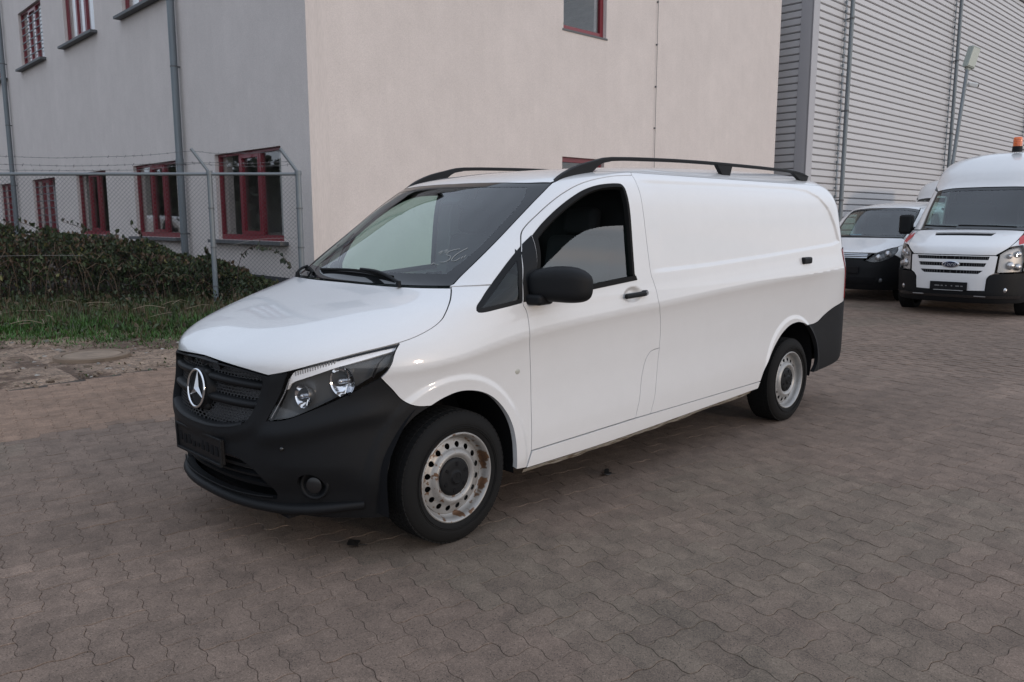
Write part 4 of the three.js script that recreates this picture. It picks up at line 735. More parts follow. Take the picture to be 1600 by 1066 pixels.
  for (const s of [-1, 1]) mesh('sill_flange', (() => { const g = new THREE.BufferGeometry(), pos = [], uv = [], c = new THREE.CatmullRomCurve3(lower.map(V)).getPoints(60); for (let i = 0; i < 60; i++) { const a = c[i], b = c[i + 1]; const w = .018 + .010 * noise(i * .35, 3, 4), w2 = .018 + .010 * noise((i + 1) * .35, 3, 4); for (const q of [[a.x, a.y, a.z, 0], [a.x, a.y - w, a.z - .012, 1], [b.x, b.y, b.z, 0], [b.x, b.y, b.z, 0], [a.x, a.y - w, a.z - .012, 1], [b.x, b.y - w2, b.z - .012, 1]]) { pos.push(q[0], q[1], q[2] * s); uv.push(q[0] * .5, q[3]); } } g.setAttribute('position', new THREE.Float32BufferAttribute(pos, 3)); g.setAttribute('uv', new THREE.Float32BufferAttribute(uv, 2)); g.computeVertexNormals(); return g; })(), std(.62, .61, .58, .7, { map: grime }), van);
  // bonnet
  const hoodFront = curve([[0, .913], [.123, .899], [.20, .888], [.281, .871]]);
  const hoodCowl = curve([[.514, 1.226], [.298, 1.224], [.122, 1.225], [0, 1.226]]);
  const half = loop(hoodFront, hoodEdge, hoodCowl), hood = loop(half, mirrorT(half));
  const hoodLoop = loop(hoodFront, hoodEdge, hoodCowl, mirrorT(loop(hoodFront, hoodEdge, hoodCowl)));
  mesh('bonnet', wrapG([gapT(hoodLoop, .002)], { du: .02, dv: .008 }), P, van);
  // windscreen: black printed border and clear pane
  const wsTop = curve([[.572, 1.766], [.401, 1.7675], [.20, 1.777], [0, 1.780]]), wsBot = curve([[0, 1.230], [.12, 1.231], [.30, 1.231], [.506, 1.234]]);
  const wsHalf = loop(wsBot, wsEdge, wsTop), ws = loop(wsBot, wsEdge, wsTop, mirrorT(wsHalf));
  const inHalf = loop(line([0, 1.285], [.44, 1.290]), curve([[.44, 1.290], [.475, 1.40], [.482, 1.54], [.480, 1.66], [.44, 1.742]]), line([.44, 1.742], [0, 1.752])), wsIn = loop(inHalf, mirrorT(inHalf));
  const screen = mesh('windscreen', wrapG([inset(wsIn, -.002, TU, 1)], { du: .02, dv: .02, lift: -.001, flange: 0 }), K.glass, van);
  mesh('windscreen_border', wrapG([gapT(ws, .003), wsIn], { du: .02, dv: .015, flange: .006 }), K.frit, screen);
  mesh('sensor_cover', put(rbox(.11, .03, .16, .01), [.80, 1.69, .0], [0, 0, .58]), K.interior, screen);
  { // chalked marks on the glass
    const st = (pts) => tube(pts.map(([t, y]) => { const p = wrap(t, y), q = wrap(t, y + .002), r = wrap(t + .002, y), a = V(r).sub(V(p)), b = V(q).sub(V(p)), n = a.cross(b).normalize(); return V(p).addScaledVector(n, .002).toArray(); }), .0011, 4, pts.length * 5);
    mesh('chalk_writing', [st([[.322, 1.331], [.328, 1.339], [.340, 1.334], [.350, 1.330], [.356, 1.334]]), st([[.304, 1.386], [.308, 1.400], [.313, 1.394], [.316, 1.378]]), st([[.322, 1.398], [.328, 1.406], [.334, 1.388]]), st([[.388, 1.410], [.362, 1.404], [.345, 1.394], [.350, 1.380], [.378, 1.373], [.388, 1.358], [.372, 1.344], [.352, 1.344]]), st([[.424, 1.415], [.404, 1.394], [.396, 1.370], [.405, 1.352], [.424, 1.352], [.434, 1.366]]), st([[.440, 1.374], [.444, 1.362]]), st([[.450, 1.380], [.452, 1.368]])], std(.42, .44, .43, .9), screen);
  }
  // wipers
  const onWs = (t, y, h) => { const p = wrap(t, y), q = wrap(t, y + .004), r = wrap(t + .004, y), n = V(r).sub(V(p)).cross(V(q).sub(V(p))).normalize(); return V(p).addScaledVector(n, h).toArray(); };
  for (const [piv, kn, tip, b0, b1] of [[[.26, 1.222], [.12, 1.266], [.03, 1.280], [-.18, 1.268], [.20, 1.258]], [[-.30, 1.222], [-.34, 1.25], [-.37, 1.268], [-.45, 1.262], [-.20, 1.246]]]) {
    const w = mesh('wiper_arm', [tube([onWs(piv[0], piv[1], .03), onWs((piv[0] + kn[0]) / 2, (piv[1] + kn[1]) / 2, .038), onWs(kn[0], kn[1], .034), onWs(tip[0], tip[1], .022)], .008, 8), put(new THREE.CylinderGeometry(.012, .015, .03, 14), onWs(piv[0], piv[1], .02))], K.black, van);
    mesh('wiper_blade', [tube([onWs(b0[0], b0[1], .012), onWs((b0[0] + b1[0]) / 2, (b0[1] + b1[1]) / 2 + .012, .016), onWs(b1[0], b1[1], .012)], .008, 6), tube([onWs(b0[0], b0[1] - .004, .004), onWs((b0[0] + b1[0]) / 2, (b0[1] + b1[1]) / 2 + .007, .005), onWs(b1[0], b1[1] - .004, .004)], .004, 5)], K.rubber, w);
  }
  // cowl strip below the windscreen
  mesh('cowl', wrapG([loop(curve([[-.5, 1.222], [-.3, 1.216], [0, 1.216], [.3, 1.216], [.5, 1.222]]), line([.5, 1.236], [-.5, 1.236]))], { lift: -.012, flange: 0 }), K.black, van);

  // headlights: glass, dark housing, two reflectors, light band along the top
  const headIn = line([.351, .893], [.341, .800]).concat(curve([[.341, .800], [.322, .735], [.301, .667]]));
  const headBot = curve([[.301, .667], [.335, .670], [.376, .681], [.460, .726], [.520, .761], [.579, .800], [.628, .835], [.660, .859]]);
  const headTop = hoodEdge.filter(([t, y]) => y > .895 && y < 1.004 && t < .66);
  const head = loop(headIn, headBot, [...headRear].reverse(), [...headTop].reverse());
  const lens = wrapG([gapT(head, .002)], { du: .012, dv: .012, lift: .001, flange: .02 });
  for (const s of [1, -1]) {
    const F = (g) => (s > 0 ? g : flipped(g)), H = new THREE.Group(); H.name = 'headlight'; van.add(H);
    mesh('lens', F(lens), K.clear, H);
    mesh('housing', F(wrapG([gapT(head, .003)], { du: .02, dv: .02, lift: -.055, flange: -.05 })), K.housing, H);
    const band = loop(curve([[.352, .805], [.364, .834], [.397, .854], [.45, .881], [.53, .924], [.60, .957], [.652, .980]]), line([.655, .985], [.648, .998]), curve([[.648, .998], [.60, .986], [.54, .966], [.47, .936], [.41, .908], [.366, .888], [.357, .86]]));
    mesh('light_band', F(wrapG([band], { du: .015, dv: .01, lift: -.022, flange: .02 })), K.bright, H);
    mesh('light_pipe', F(tube(curve([[.357, .86], [.348, .80], [.329, .735], [.310, .676]], .01).map(([t, y]) => { const p = wrap(t, y); return [p[0] + .010, p[1], p[2] - .004]; }), .003, 6)), K.dull, H);
    const ribs = []; for (let k = 0; k < 16; k++) { const t = .372 + k * .0075, y = .880 + k * .0036, p = wrap(t, y); ribs.push(box(.012, .018, .003, [p[0] + .022, p[1], p[2] - .012])); } mesh('band_ribs', F(merge(ribs)), K.silver, H);
    mesh('divider', F(wrapG([loop(line([.637, .855], [.643, .965]), line([.646, .965], [.640, .855]))], { lift: -.012, flange: .03 })), K.dark, H);
    for (const [t, y, r, tilt, name] of [[.412, .778, .054, .10, 'inner_reflector'], [.532, .846, .070, .30, 'outer_reflector']]) {
      const p = wrap(t, y), q = [p[0] + .05, p[1], p[2] - .02];
      const bowl = lathe(curve([[.012, 0], [.03, .008], [r * .8, .028], [r, .05]], .004), 36); bowl.rotateZ(Math.PI / 2); bowl.applyMatrix4(M4([0, 0, 0], [0, tilt, 0])); bowl.translate(q[0] + .012, q[1], q[2]);
      const b = mesh(name, F(bowl), K.chrome, H);
      mesh('bulb', F(put(merge([cyl(.012, .012, .04, [-.012, 0, 0], [0, 0, Math.PI / 2]), put(new THREE.SphereGeometry(.012, 14, 10), [-.034, 0, 0])]), q)), K.silver, b);
      mesh('facets', F(merge([-1, 0, 1].map((k) => put(box(.004, r * .5, r * .55), [q[0] - .012, q[1] + k * r * .55, q[2] + r * .35 * (k ? .6 : 1)], [.2 * k, -.5 + .3 * k, .35 * k])))), K.chrome, b);
    }
  }
  // front bumper with grille opening, lower intake and fog lamp recesses cut out
  const archB = [[-.150, .705], [-.225, .668], [-.292, .605], [-.338, .52], [-.362, .43], [-.372, .34], [-.372, .25], [-.355, .195]].map(toT);
  const bHalf = loop(line([0, .910], [.0, .910]), hoodFront.map(([t, y]) => [t, y - .004]), line([.281, .867], [.351, .890]), headIn.slice(1), headBot.slice(1), bumpTop.slice(1), curve(archB), curve([archB[archB.length - 1], [.66, .195], [.5, .20], [.3, .212], [0, .218]]));
  const bumper = loop(bHalf, mirrorT(bHalf));
  const gHalf = loop(curve([[0, .899], [.100, .890], [.159, .884], [.262, .862]]), curve([[.262, .862], [.272, .84], [.270, .805], [.252, .717], [.228, .660], [.200, .634]]), curve([[.200, .634], [.164, .616], [.078, .598], [0, .592]])), grille = loop(gHalf, mirrorT(gHalf));
  const iHalf = loop(line([0, .492], [.155, .487]), curve([[.155, .487], [.20, .470], [.250, .428], [.285, .365], [.298, .312], [.290, .286]]), line([.290, .286], [0, .272])), intake = loop(iHalf, mirrorT(iHalf));
  const fog = (s) => Array.from({ length: 36 }, (_, i) => [s * (.437 + .047 * Math.cos(i / 18 * Math.PI)), .368 + .058 * Math.sin(i / 18 * Math.PI)]);
  // a soft horizontal swell across the bumper and a raised frame round the grille
  const swell = (chart) => (t, y) => { const p = chart(t, y), a = Math.abs(t); if (y > .9) return p; const c = .60 + .10 * sstep(.25, .7, a); let d = .020 * Math.exp(-(((y - c) / .05) ** 2)) * sstep(.22, .34, a) * (1 - sstep(.60, .78, a)) - .016 * sstep(.47, .36, y) * sstep(.26, .40, a) * (1 - sstep(.52, .64, a)); const g = polyDist(grille, a, y); d += .012 * sstep(-.075, -.02, g); const q = wrap(a + .002, y), r = wrap(Math.max(0, a - .002), y), nx = -(q[2] - r[2]), nz = q[0] - r[0], l = Math.hypot(nx, nz) || 1; return [p[0] + nx / l * d, p[1], p[2] + Math.sign(t || 1) * (nz / l) * d * (a < .01 ? 0 : 1)]; };
  const bs = swell(wrap);
  mesh('front_bumper', sheet(bs, [gapT(bumper, .002), grille, intake, fog(1), fog(-1)], .015, .012, { flange: .035 }), K.black, van);
  const backing = (poly, lift) => sheet(wrap, [inset(poly, -.03, TU, 1)], .04, .03, { lift, flange: 0 });
  const G = new THREE.Group(); G.name = 'radiator_grille'; van.add(G);
  mesh('grille_back', backing(grille, -.13), K.radiator, G);
  // mesh inserts: plates with real hexagonal openings (alpha cut-out over a dark void)
  const hex = tex(64, 110, (x, y) => { const u = (x + .5) / 64, v = (y + .5) / 110; const d = Math.min(...[[0, 0], [1, 0], [0, 1], [1, 1], [.5, .5]].map(([a, b]) => Math.hypot((u - a), (v - b) * 1.72))); return d < .36 ? 0 : 255; }, false);
  const meshMat = std(.024, .025, .027, .5, { alphaMap: rep(hex, 64, 37), alphaTest: .5, side: THREE.DoubleSide });
  mesh('grille_mesh', sheet(wrap, [inset(grille, .004, TU, 1)], .02, .02, { lift: -.026, flange: 0 }), meshMat, G);
  const slat = (pts, h, out) => { // a bar along the grille: upper lip proud, face sloping back
    const n = pts.length, rows = pts.map(([t, y]) => { const p = wrap(t, y), nx = -1, q = wrap(t + .004, y), r = wrap(t - .004, y), tx = q[0] - r[0], tz = q[2] - r[2], l = Math.hypot(tx, tz), N = [-tz / l, 0, tx / l]; const A = (o, dy) => [p[0] + N[0] * o, p[1] + dy, p[2] + N[2] * o]; return [A(-.05, h * .7), A(out - .016, h * .62), A(out, h * .35), A(out + .002, 0), A(out - .006, -h * .4), A(-.03, -h * .5)]; });
    const pos = [], idx = []; rows.forEach((r) => r.forEach((p) => pos.push(...p))); for (let i = 0; i + 1 < n; i++) for (let k = 0; k < 5; k++) { const a = i * 6 + k; idx.push(a, a + 1, a + 6, a + 1, a + 7, a + 6); }
    const g = new THREE.BufferGeometry(); g.setAttribute('position', new THREE.Float32BufferAttribute(pos, 3)); g.setIndex(idx); g.computeVertexNormals(); return g;
  };
  for (const s of [1, -1]) for (const [y0, y1, t0, t1] of [[.822, .812, .03, .268], [.728, .724, .03, .252]]) mesh('slat', slat(line([s * t0, y0], [s * t1, y1], .02), .034, .002), K.black, G);
  mesh('grille_lip', slat(curve([[-.205, .632], [-.15, .612], [0, .592], [.15, .612], [.205, .632]], .02), .030, .010), K.black, G);
  { // star emblem on its round carrier
    const c = [-.852, .757, 0], tilt = -.10, E = new THREE.Group(); E.name = 'star_emblem'; E.position.set(...c); E.rotation.set(0, -Math.PI / 2, 0); van.add(E); E.children.length;
    const rot = (g) => g.applyMatrix4(new THREE.Matrix4().makeRotationX(tilt));
    mesh('carrier', rot(lathe(curve([[0, .0], [.09, -.002], [.098, -.012], [.112, -.05]], .006), 48).applyMatrix4(new THREE.Matrix4().makeRotationX(Math.PI / 2))), K.black, E);
    mesh('ring', rot(put(new THREE.TorusGeometry(.090, .0065, 12, 72), [0, 0, .008])), K.chrome, E);
    const arm = () => { const g = new THREE.BufferGeometry(); const A = [0, .086, .006], L = [-.0155, .009, .004], R = [.0155, .009, .004], C = [0, 0, .020]; g.setAttribute('position', new THREE.Float32BufferAttribute([...A, ...L, ...C, ...A, ...C, ...R], 3)); g.computeVertexNormals(); return g; };
    mesh('star', [0, 1, 2].map((k) => rot(put(arm(), [0, 0, 0], [0, 0, k * 2.0944]))), K.silver, E);
    mesh('hub', rot(put(rbox(.16, .20, .05, .02), [0, 0, -.035])), K.black, E);
  }
  // number plate holder, empty black
  { const H = mesh('plate_holder', put(rbox(.018, .125, .50, .006), [-.860, .489, .012], [0, 0, .04]), K.plateBlack, van); mesh('holder_frame', [put(rbox(.012, .012, .50, .004), [-.872, .550, .012]), put(rbox(.014, .014, .50, .004), [-.870, .426, .012]), put(rbox(.012, .12, .012, .004), [-.871, .489, .257]), put(rbox(.012, .12, .012, .004), [-.871, .489, -.233])], K.black, H); const r = rng(3), b = []; for (let i = 0; i < 9; i++) b.push(box(.004, .045, .028, [-.8695, .490 + (r() - .5) * .012, -.19 + i * .05])); mesh('holder_ribs', b, K.dark, H); }
  // lower intake: dark throat, bars, thin bright edge; then the lip
  mesh('intake_back', backing(intake, -.13), K.radiator, van);
  for (const y of [.33, .38, .43]) mesh('intake_bar', sheet(wrap, [loop(line([-.27, y - .008], [.27, y - .008]), line([.27, y + .008], [-.27, y + .008]))], .03, .02, { lift: -.03, flange: .03 }), K.black, van);
  mesh('intake_trim', tube(line([-.285, .300], [.285, .300], .02).map(([t, y]) => { const p = wrap(t, y - .014 * (1 - (t / .285) ** 2)); return [p[0] - .006, p[1], p[2]]; }), .004, 6), K.black, van);
  {
    const lipPts = line([-.60, .235], [.60, .235], .02).map(([t]) => [t, .246 + .022 * sstep(.30, .60, Math.abs(t))]);
    const sec = [[-.03, .026], [.010, .024], [.026, .014], [.032, -.002], [.024, -.018], [.0, -.030], [-.06, -.032]];
    const rows = lipPts.map(([t, y]) => { const a = Math.abs(t), k = .35 + .65 * (1 - sstep(.42, .60, a)), q = wrap(t + .004, y), r = wrap(t - .004, y), tx = q[0] - r[0], tz = q[2] - r[2], l = Math.hypot(tx, tz), p = wrap(t, y); return sec.map(([o, h]) => [p[0] - tz / l * o * k, y + h * (.5 + .5 * k), p[2] + tx / l * o * k]); });
    const pos = [], idx = []; rows.forEach((r) => r.forEach((p) => pos.push(...p))); const m = sec.length; for (let i = 0; i + 1 < rows.length; i++) for (let k = 0; k + 1 < m; k++) { const a = i * m + k; idx.push(a, a + 1, a + m, a + 1, a + m + 1, a + m); }
    const g = new THREE.BufferGeometry(); g.setAttribute('position', new THREE.Float32BufferAttribute(pos, 3)); g.setIndex(idx); g.computeVertexNormals(); mesh('bumper_lip', g, K.black, van);
  }
  for (const s of [1, -1]) {
    const p = wrap(.437, .368), a = Math.atan2(.55, 1), q = [p[0], p[1], s * p[2]];
    const f = mesh('fog_lamp', put(lathe(curve([[.0, -.02], [.03, -.018], [.052, -.004], [.056, .006], [.066, .008], [.072, -.01], [.075, -.06]], .005), 36).applyMatrix4(new THREE.Matrix4().makeRotationX(Math.PI / 2)), [q[0] + .028, q[1], q[2] - s * .012], [0, -Math.PI / 2 + s * .62, 0]), K.black, van);
    mesh('fog_lens', put(new THREE.SphereGeometry(.047, 24, 10, 0, 6.283, 0, .9).applyMatrix4(new THREE.Matrix4().makeRotationX(Math.PI / 2)).scale(1, 1, .35), [q[0] + .030, q[1], q[2] - s * .013], [0, -Math.PI / 2 + s * .62, 0]), phy(.012, .012, .013, .3), f);
    for (const [t, y] of [[.36, .545], [.70, .52]]) { const d = bs(s * t, y); mesh('parking_sensor', put(new THREE.SphereGeometry(.011, 14, 8), d, [0, 0, 0], [1, 1, 1]), K.blackGloss, van); }
  }
  // wheel arches, floor, engine tray
  for (const [x, z] of [[0, 1], [0, -1], [WB, 1], [WB, -1]]) {
    const pts = x === 0 ? [[-.392, .22], [-.392, .45], [-.33, .58], [-.24, .69], [-.12, .755], [.03, .78], [.18, .745], [.29, .67], [.36, .56], [.395, .44], [.405, .25]] : [[-.56, .34], [-.45, .50], [-.34, .62], [-.22, .72], [-.08, .80], [.07, .815], [.2, .785], [.32, .70], [.40, .56], [.43, .42], [.40, .30]];
    const c = curve(pts.map(([a, b]) => [a + x, b]), .04), pos = [], idx = []; c.forEach(([a, b]) => { pos.push(a, b, z * .900, a, b, z * .52); }); for (let i = 0; i + 1 < c.length; i++) idx.push(2 * i, 2 * i + 1, 2 * i + 2, 2 * i + 1, 2 * i + 3, 2 * i + 2);
    const g = new THREE.BufferGeometry(); g.setAttribute('position', new THREE.Float32BufferAttribute(pos, 3)); g.setIndex(idx); g.computeVertexNormals();
    mesh('arch_liner', [clean(g), box(.9, .62, .02, [x, .5, z * .51])], K.dark, van);
  }
  mesh('underbody', [box(2.5, .05, 1.70, [1.65, .30, 0]), box(.9, .05, 1.04, [0, .26, 0]), box(.5, .04, 1.1, [-.45, .225, 0]), box(.8, .05, 1.04, [WB, .42, 0]), box(.5, .05, 1.6, [4.12, .42, 0]), box(.06, .06, 1.5, [0, .33, 0]), box(.09, .09, 1.5, [WB, .33, 0])], K.dark, van);
  // wheels
  wheelParts(van, [0, .325, .925], .006, .325, true); wheelParts(van, [WB, .325, .925], 0, .325, false);
  wheelParts(van, [0, .325, -.925], .006, .325, false, -1); wheelParts(van, [WB, .325, -.925], 0, .325, false, -1);
  // roof rails
  const bar = [...curve([[1.28, 1.905], [1.40, 1.932], [1.56, 1.943], [1.757, 1.951], [2.11, 1.961], [2.5, 1.967], [2.735, 1.968], [3.41, 1.967], [3.838, 1.958], [3.98, 1.945], [4.085, 1.922]], .06), ...curve([[4.06, 1.914], [3.97, 1.924], [3.838, 1.936], [3.41, 1.945], [2.735, 1.946], [2.5, 1.945], [2.11, 1.939], [1.757, 1.928], [1.56, 1.920], [1.40, 1.905], [1.30, 1.880]], .06)];
  const footF = [...curve([[.932, 1.768], [1.02, 1.822], [1.15, 1.873], [1.28, 1.905], [1.40, 1.930]], .04), ...curve([[1.44, 1.908], [1.36, 1.893], [1.315, 1.868], [1.27, 1.838]], .04), ...curve([[1.22, 1.825], [1.08, 1.795], [.945, 1.752]], .06)];
  const footM = [[2.64, 1.955], [2.86, 1.955], [2.83, 1.88], [2.72, 1.88]], footR = [[3.78, 1.95], [4.075, 1.922], [4.06, 1.885], [3.93, 1.885]];
  for (const s of [1, -1]) mesh('roof_rail', [extrude(bar, .034, .006), extrude(footF, .038, .006).translate(0, 0, -.002), extrude(footM, .030, .005).translate(0, 0, .002), extrude(footR, .030, .004).translate(0, 0, .002)].map((g) => g.translate(0, 0, s * .672 - .017)), K.black, van);
  // mirrors
  for (const s of [1, -1]) {
    const g = new THREE.SphereGeometry(1, 48, 32), p = g.attributes.position, sp = (v, n) => Math.sign(v) * Math.pow(Math.abs(v), n);
    for (let i = 0; i < p.count; i++) { // squarish shell, swept back outward, flat behind
      let x = sp(p.getX(i), .70), y = sp(p.getY(i), .58), z = sp(p.getZ(i), .60); const k = (z + 1) / 2; // k: 0 inside, 1 outside
      const X = (x < 0 ? x * .105 : x * .035) * (1 - .28 * k * k) + .115 * k, Y = y > 0 ? y * (.098 - .034 * k ** 4 - .020 * (1 - k) ** 2) : y * (.098 - .012 * (1 - k)), Zz = z * .145;
      p.setXYZ(i, X, Y, Zz);
    }
    g.computeVertexNormals(); g.translate(.545, 1.238, 1.06);
    const m = mesh('wing_mirror', s > 0 ? g : flipped(g), K.black, van), F = (q) => (s > 0 ? q : flipped(q));
    mesh('mirror_glass', F(put(rbox(.008, .13, .19, .003), [.640, 1.236, 1.062], [0, .36, 0])), K.chrome, m);
    mesh('mirror_foot', F(put(merge([rbox(.13, .055, .13, .02, [0, 0, 0])]), [.520, 1.160, .955], [.0, .15, 0])), K.black, m);
  }
  // cab: floor, dash, wheel, seats, bulkhead, headlining
  mesh('cab_floor', box(1.13, .04, 1.6, [1.04, .55, 0]), K.interior, van);
  mesh('dashboard', [put(new RoundedBoxGeometry(.62, .42, 1.5, 4, .10), [.44, .96, 0], [0, 0, .14]), put(new RoundedBoxGeometry(.30, .12, .42, 3, .05), [.60, 1.19, .42], [0, 0, .15]), box(.28, .5, 1.4, [.62, .75, 0])], K.interior, van);
  mesh('steering_wheel', [put(new THREE.TorusGeometry(.185, .016, 10, 40), [.80, 1.12, .42], [0, Math.PI / 2, 0]).applyMatrix4(new THREE.Matrix4()), put(rbox(.05, .12, .16, .02), [.79, 1.11, .42]), box(.02, .03, .36, [.80, 1.12, .42])], K.seat, van);
  for (const z of [.44, -.18, -.58]) { const s = mesh('cab_seat', [put(new RoundedBoxGeometry(.52, .18, z === .44 ? .5 : .40, 3, .06), [1.12, .78, z]), put(new RoundedBoxGeometry(.14, .66, z === .44 ? .48 : .39, 3, .06), [1.40, 1.14, z], [0, 0, -.18])], K.seat, van); mesh('headrest', put(new RoundedBoxGeometry(.10, .17, .26, 3, .04), [1.475, 1.555, z], [0, 0, -.15]), K.seat, s); }
  mesh('bulkhead', extrude([[-.88, .45], [.88, .45], [.88, 1.15], [.80, 1.55], [.70, 1.78], [.52, 1.85], [-.52, 1.85], [-.70, 1.78], [-.80, 1.55], [-.88, 1.15]], .03).rotateY(Math.PI / 2).translate(1.62, 0, 0), K.interior, van);
  mesh('headlining', sheet(top2, [loop(line([.98, .60], [1.62, .64]), line([1.62, -.64], [.98, -.60]))], .08, .08, { sign: -1, lift: -.035, flange: 0 }), std(.10, .10, .10, .95), van);
  mesh('inner_mirror', [put(rbox(.03, .065, .22, .02), [.92, 1.66, 0]), tube([[.90, 1.68, 0], [.87, 1.74, 0]], .01, 6)], K.interior, van);
}
// ------------------------------------------------------------------ vehicles in the background
const fordScript = await (async () => { // the oval badge's slanted script
  const f = await new FontLoader().loadAsync('fonts/droid/droid_serif_bold.typeface.json'), g = new TextGeometry('Ford', { font: f, size: .052, depth: .003, curveSegments: 4 });
  g.applyMatrix4(new THREE.Matrix4().set(1, .35, 0, 0, 0, 1, 0, 0, 0, 0, 1, 0, 0, 0, 0, 1)); g.computeBoundingBox(); const b = g.boundingBox; g.translate(-(b.min.x + b.max.x) / 2, -(b.min.y + b.max.y) / 2, 0); return g;
})();
const archLoop = (x, r, y) => Array.from({ length: 25 }, (_, i) => { const a = Math.PI * (1 - i / 24); return [x + r * Math.cos(a), Math.max(y, .33 + r * Math.sin(a))]; });
function vehicle(root, spec, d) {
  const k = makeSkin(spec), w = (l, o = {}) => sheet(k.wrap, l, o.du || .04, o.dv || .03, { flange: .02, ...o }), s = (l, o = {}) => sheet(k.side, l, .06, .04, { flange: .02, ...o });
  const g = (L) => inset(L, .004, 1.4, 1), gs = (L) => inset(L, .004), sym = (L) => loop(L, mirrorT(L));
  const both = (n, geo, m, p = root) => { mesh(n, geo, m, p); return mesh(n, flipped(geo), m, p); };
  const toX = ([t, y]) => [k.wrap(t, y)[0], y];
  return { k, w, s, g, gs, sym, both, toX };
}
function highRoofVan() {
  const root = thing('high_roof_van', 'white high roof van with orange beacon facing the yard at the right edge', 'van', transitAt, 0, undefined);
  const { k, w, s, g, gs, sym, both, toX } = vehicle(root, transitSpec), P = K.paint;
  const hood = sym(loop(line([0, .975], [.30, .975]), curve([[.30, .975], [.36, 1.03], [.43, 1.10], [.475, 1.20], [.49, 1.29], [.485, 1.335]]), curve([[.485, 1.335], [.25, 1.35], [0, 1.355]])));
  const slotH = sym(loop(line([0, 1.262], [.17, 1.258]), line([.17, 1.258], [.19, 1.305]), line([.19, 1.305], [0, 1.312])));
  const hd = mesh('bonnet', w([g(hood), slotH]), P, root); mesh('air_slot', w([inset(slotH, -.01)], { lift: -.02, flange: 0 }), K.dark, hd);
  const wsO = sym(loop(line([0, 1.362], [.49, 1.345]), curve([[.49, 1.345], [.545, 1.6], [.575, 1.85], [.585, 1.99]]), curve([[.585, 1.99], [.3, 2.03], [0, 2.04]]))), wsI = sym(loop(line([0, 1.41], [.455, 1.40]), curve([[.455, 1.40], [.50, 1.6], [.53, 1.85], [.53, 1.95]]), curve([[.53, 1.95], [.3, 1.985], [0, 1.99]])));
  const ws = mesh('windscreen', w([wsI], { flange: 0, lift: -.003 }), K.glass, root); mesh('windscreen_border', w([g(wsO), wsI], { flange: .01 }), K.frit, ws);
  for (const [a, b] of [[.36, -.05], [-.06, -.44]]) mesh('wiper', tube([a, (a + b) / 2, b].map((t, i) => { const p = k.wrap(t, 1.375 + .012 * i); return [p[0] - .03, p[1] + .02, p[2]]; }), .012, 6), K.rubber, root);
  const slots = [[.903, .955, .236, .246], [.800, .855, .206, .222], [.690, .742, .160, .198]].map(([y0, y1, a, b]) => sym(loop(line([0, y0], [a, y0]), line([a, y0], [b, y1]), line([b, y1], [0, y1]))));
  const fp = sym(loop(line([0, .425], [.235, .435]), line([.235, .435], [.240, .62]), curve([[.240, .62], [.265, .67], [.31, .705]]), line([.31, .705], [.325, .96]), line([.325, .96], [.30, .970]), line([.30, .970], [0, .970])));
  const front = mesh('grille_panel', w([g(fp), ...slots], { dv: .02 }), P, root);
  for (const q of slots) { const b = mesh('grille_insert', w([inset(q, -.01, 1.4, 1)], { lift: -.025, flange: 0 }), K.dark, root); const y = q.reduce((t, p) => t + p[1], 0) / q.length, W = Math.max(...q.map((p) => p[0])); const bars = []; for (let t = -W; t <= W; t += .018) { const p = k.wrap(t, y); bars.push(box(.006, .045, .010, [p[0] + .016, y, p[2]])); } stuff(mesh('grille_bars', bars, K.housing, b)); }
  { const p = k.wrap(0, .828), E = mesh('emblem', put(lathe(curve([[0, .012], [.05, .010], [.082, .004], [.09, 0], [.095, -.012]], .006), 40), [p[0] - .006, .828, 0], [0, 0, Math.PI / 2], [1, 1, 1]).applyMatrix4(new THREE.Matrix4()), K.silver, root);
    E.geometry.applyMatrix4(new THREE.Matrix4().makeTranslation(-p[0], -.828, 0)); E.geometry.scale(1, .60, 1.35); E.geometry.translate(p[0] - .004, .828, 0);
    const o = new THREE.CylinderGeometry(.074, .074, .008, 40); o.rotateZ(Math.PI / 2); o.scale(1, .58, 1.36); o.translate(p[0] - .020, .828, 0); mesh('emblem_field', o, phy(.006, .014, .05, .2, { clearcoat: 1 }), E);
    const f = fordScript; if (f) { const q = f.clone(); q.rotateY(-Math.PI / 2); q.translate(p[0] - .0245, .828, 0); mesh('emblem_script', q, K.silver, E); } }
  // black bumper
  const bump = sym(loop(line([0, .24], [.70, .25]), line([.70, .25], [.98, .30]), line([.98, .30], [1.0, .56]), curve([[1.0, .56], [.97, .66], [.93, .715]]), line([.93, .715], [.31, .700]), curve([[.31, .700], [.268, .668], [.243, .62]]), line([.243, .62], [.238, .432]), line([.238, .432], [0, .422])));
  mesh('front_bumper', w([g(bump)], { lift: .012, dv: .02 }), K.black, root); mesh('bumper_step', w([sym(loop(line([0, .33], [.66, .33]), line([.66, .37], [0, .37])))], { lift: .03, flange: .03 }), K.blackGloss, root);
  for (const q of [1, -1]) { const p = k.wrap(q * .43, .45); mesh('fog_lamp', put(new THREE.SphereGeometry(.045, 20, 12), [p[0] + .01, p[1], p[2]], [0, 0, 0], [.5, 1, 1]), K.silver, root); for (const t of [.14]) { const e = k.wrap(q * .2, .352); mesh('reflector_strip', box(.01, .012, .16, [e[0] - .045, .352, e[2]]), K.silver, root); } }
  { const p = k.wrap(0, .50), b = mesh('number_plate', rbox(.016, .125, .53, .005, [p[0] - .016, .495, 0]), K.plateBlack, root); const c = []; for (const [z, ww] of [[-.16, .07], [-.09, .03], [-.03, .02], [.05, .02], [.13, .05], [.19, .03]]) c.push(box(.004, .016, ww, [p[0] - .0255, .495, z])); mesh('plate_marks', c, std(.16, .16, .16, .6), b); mesh('plate_edge', box(.006, .008, .42, [p[0] - .024, .428, 0]), std(.35, .35, .35, .5), b); }
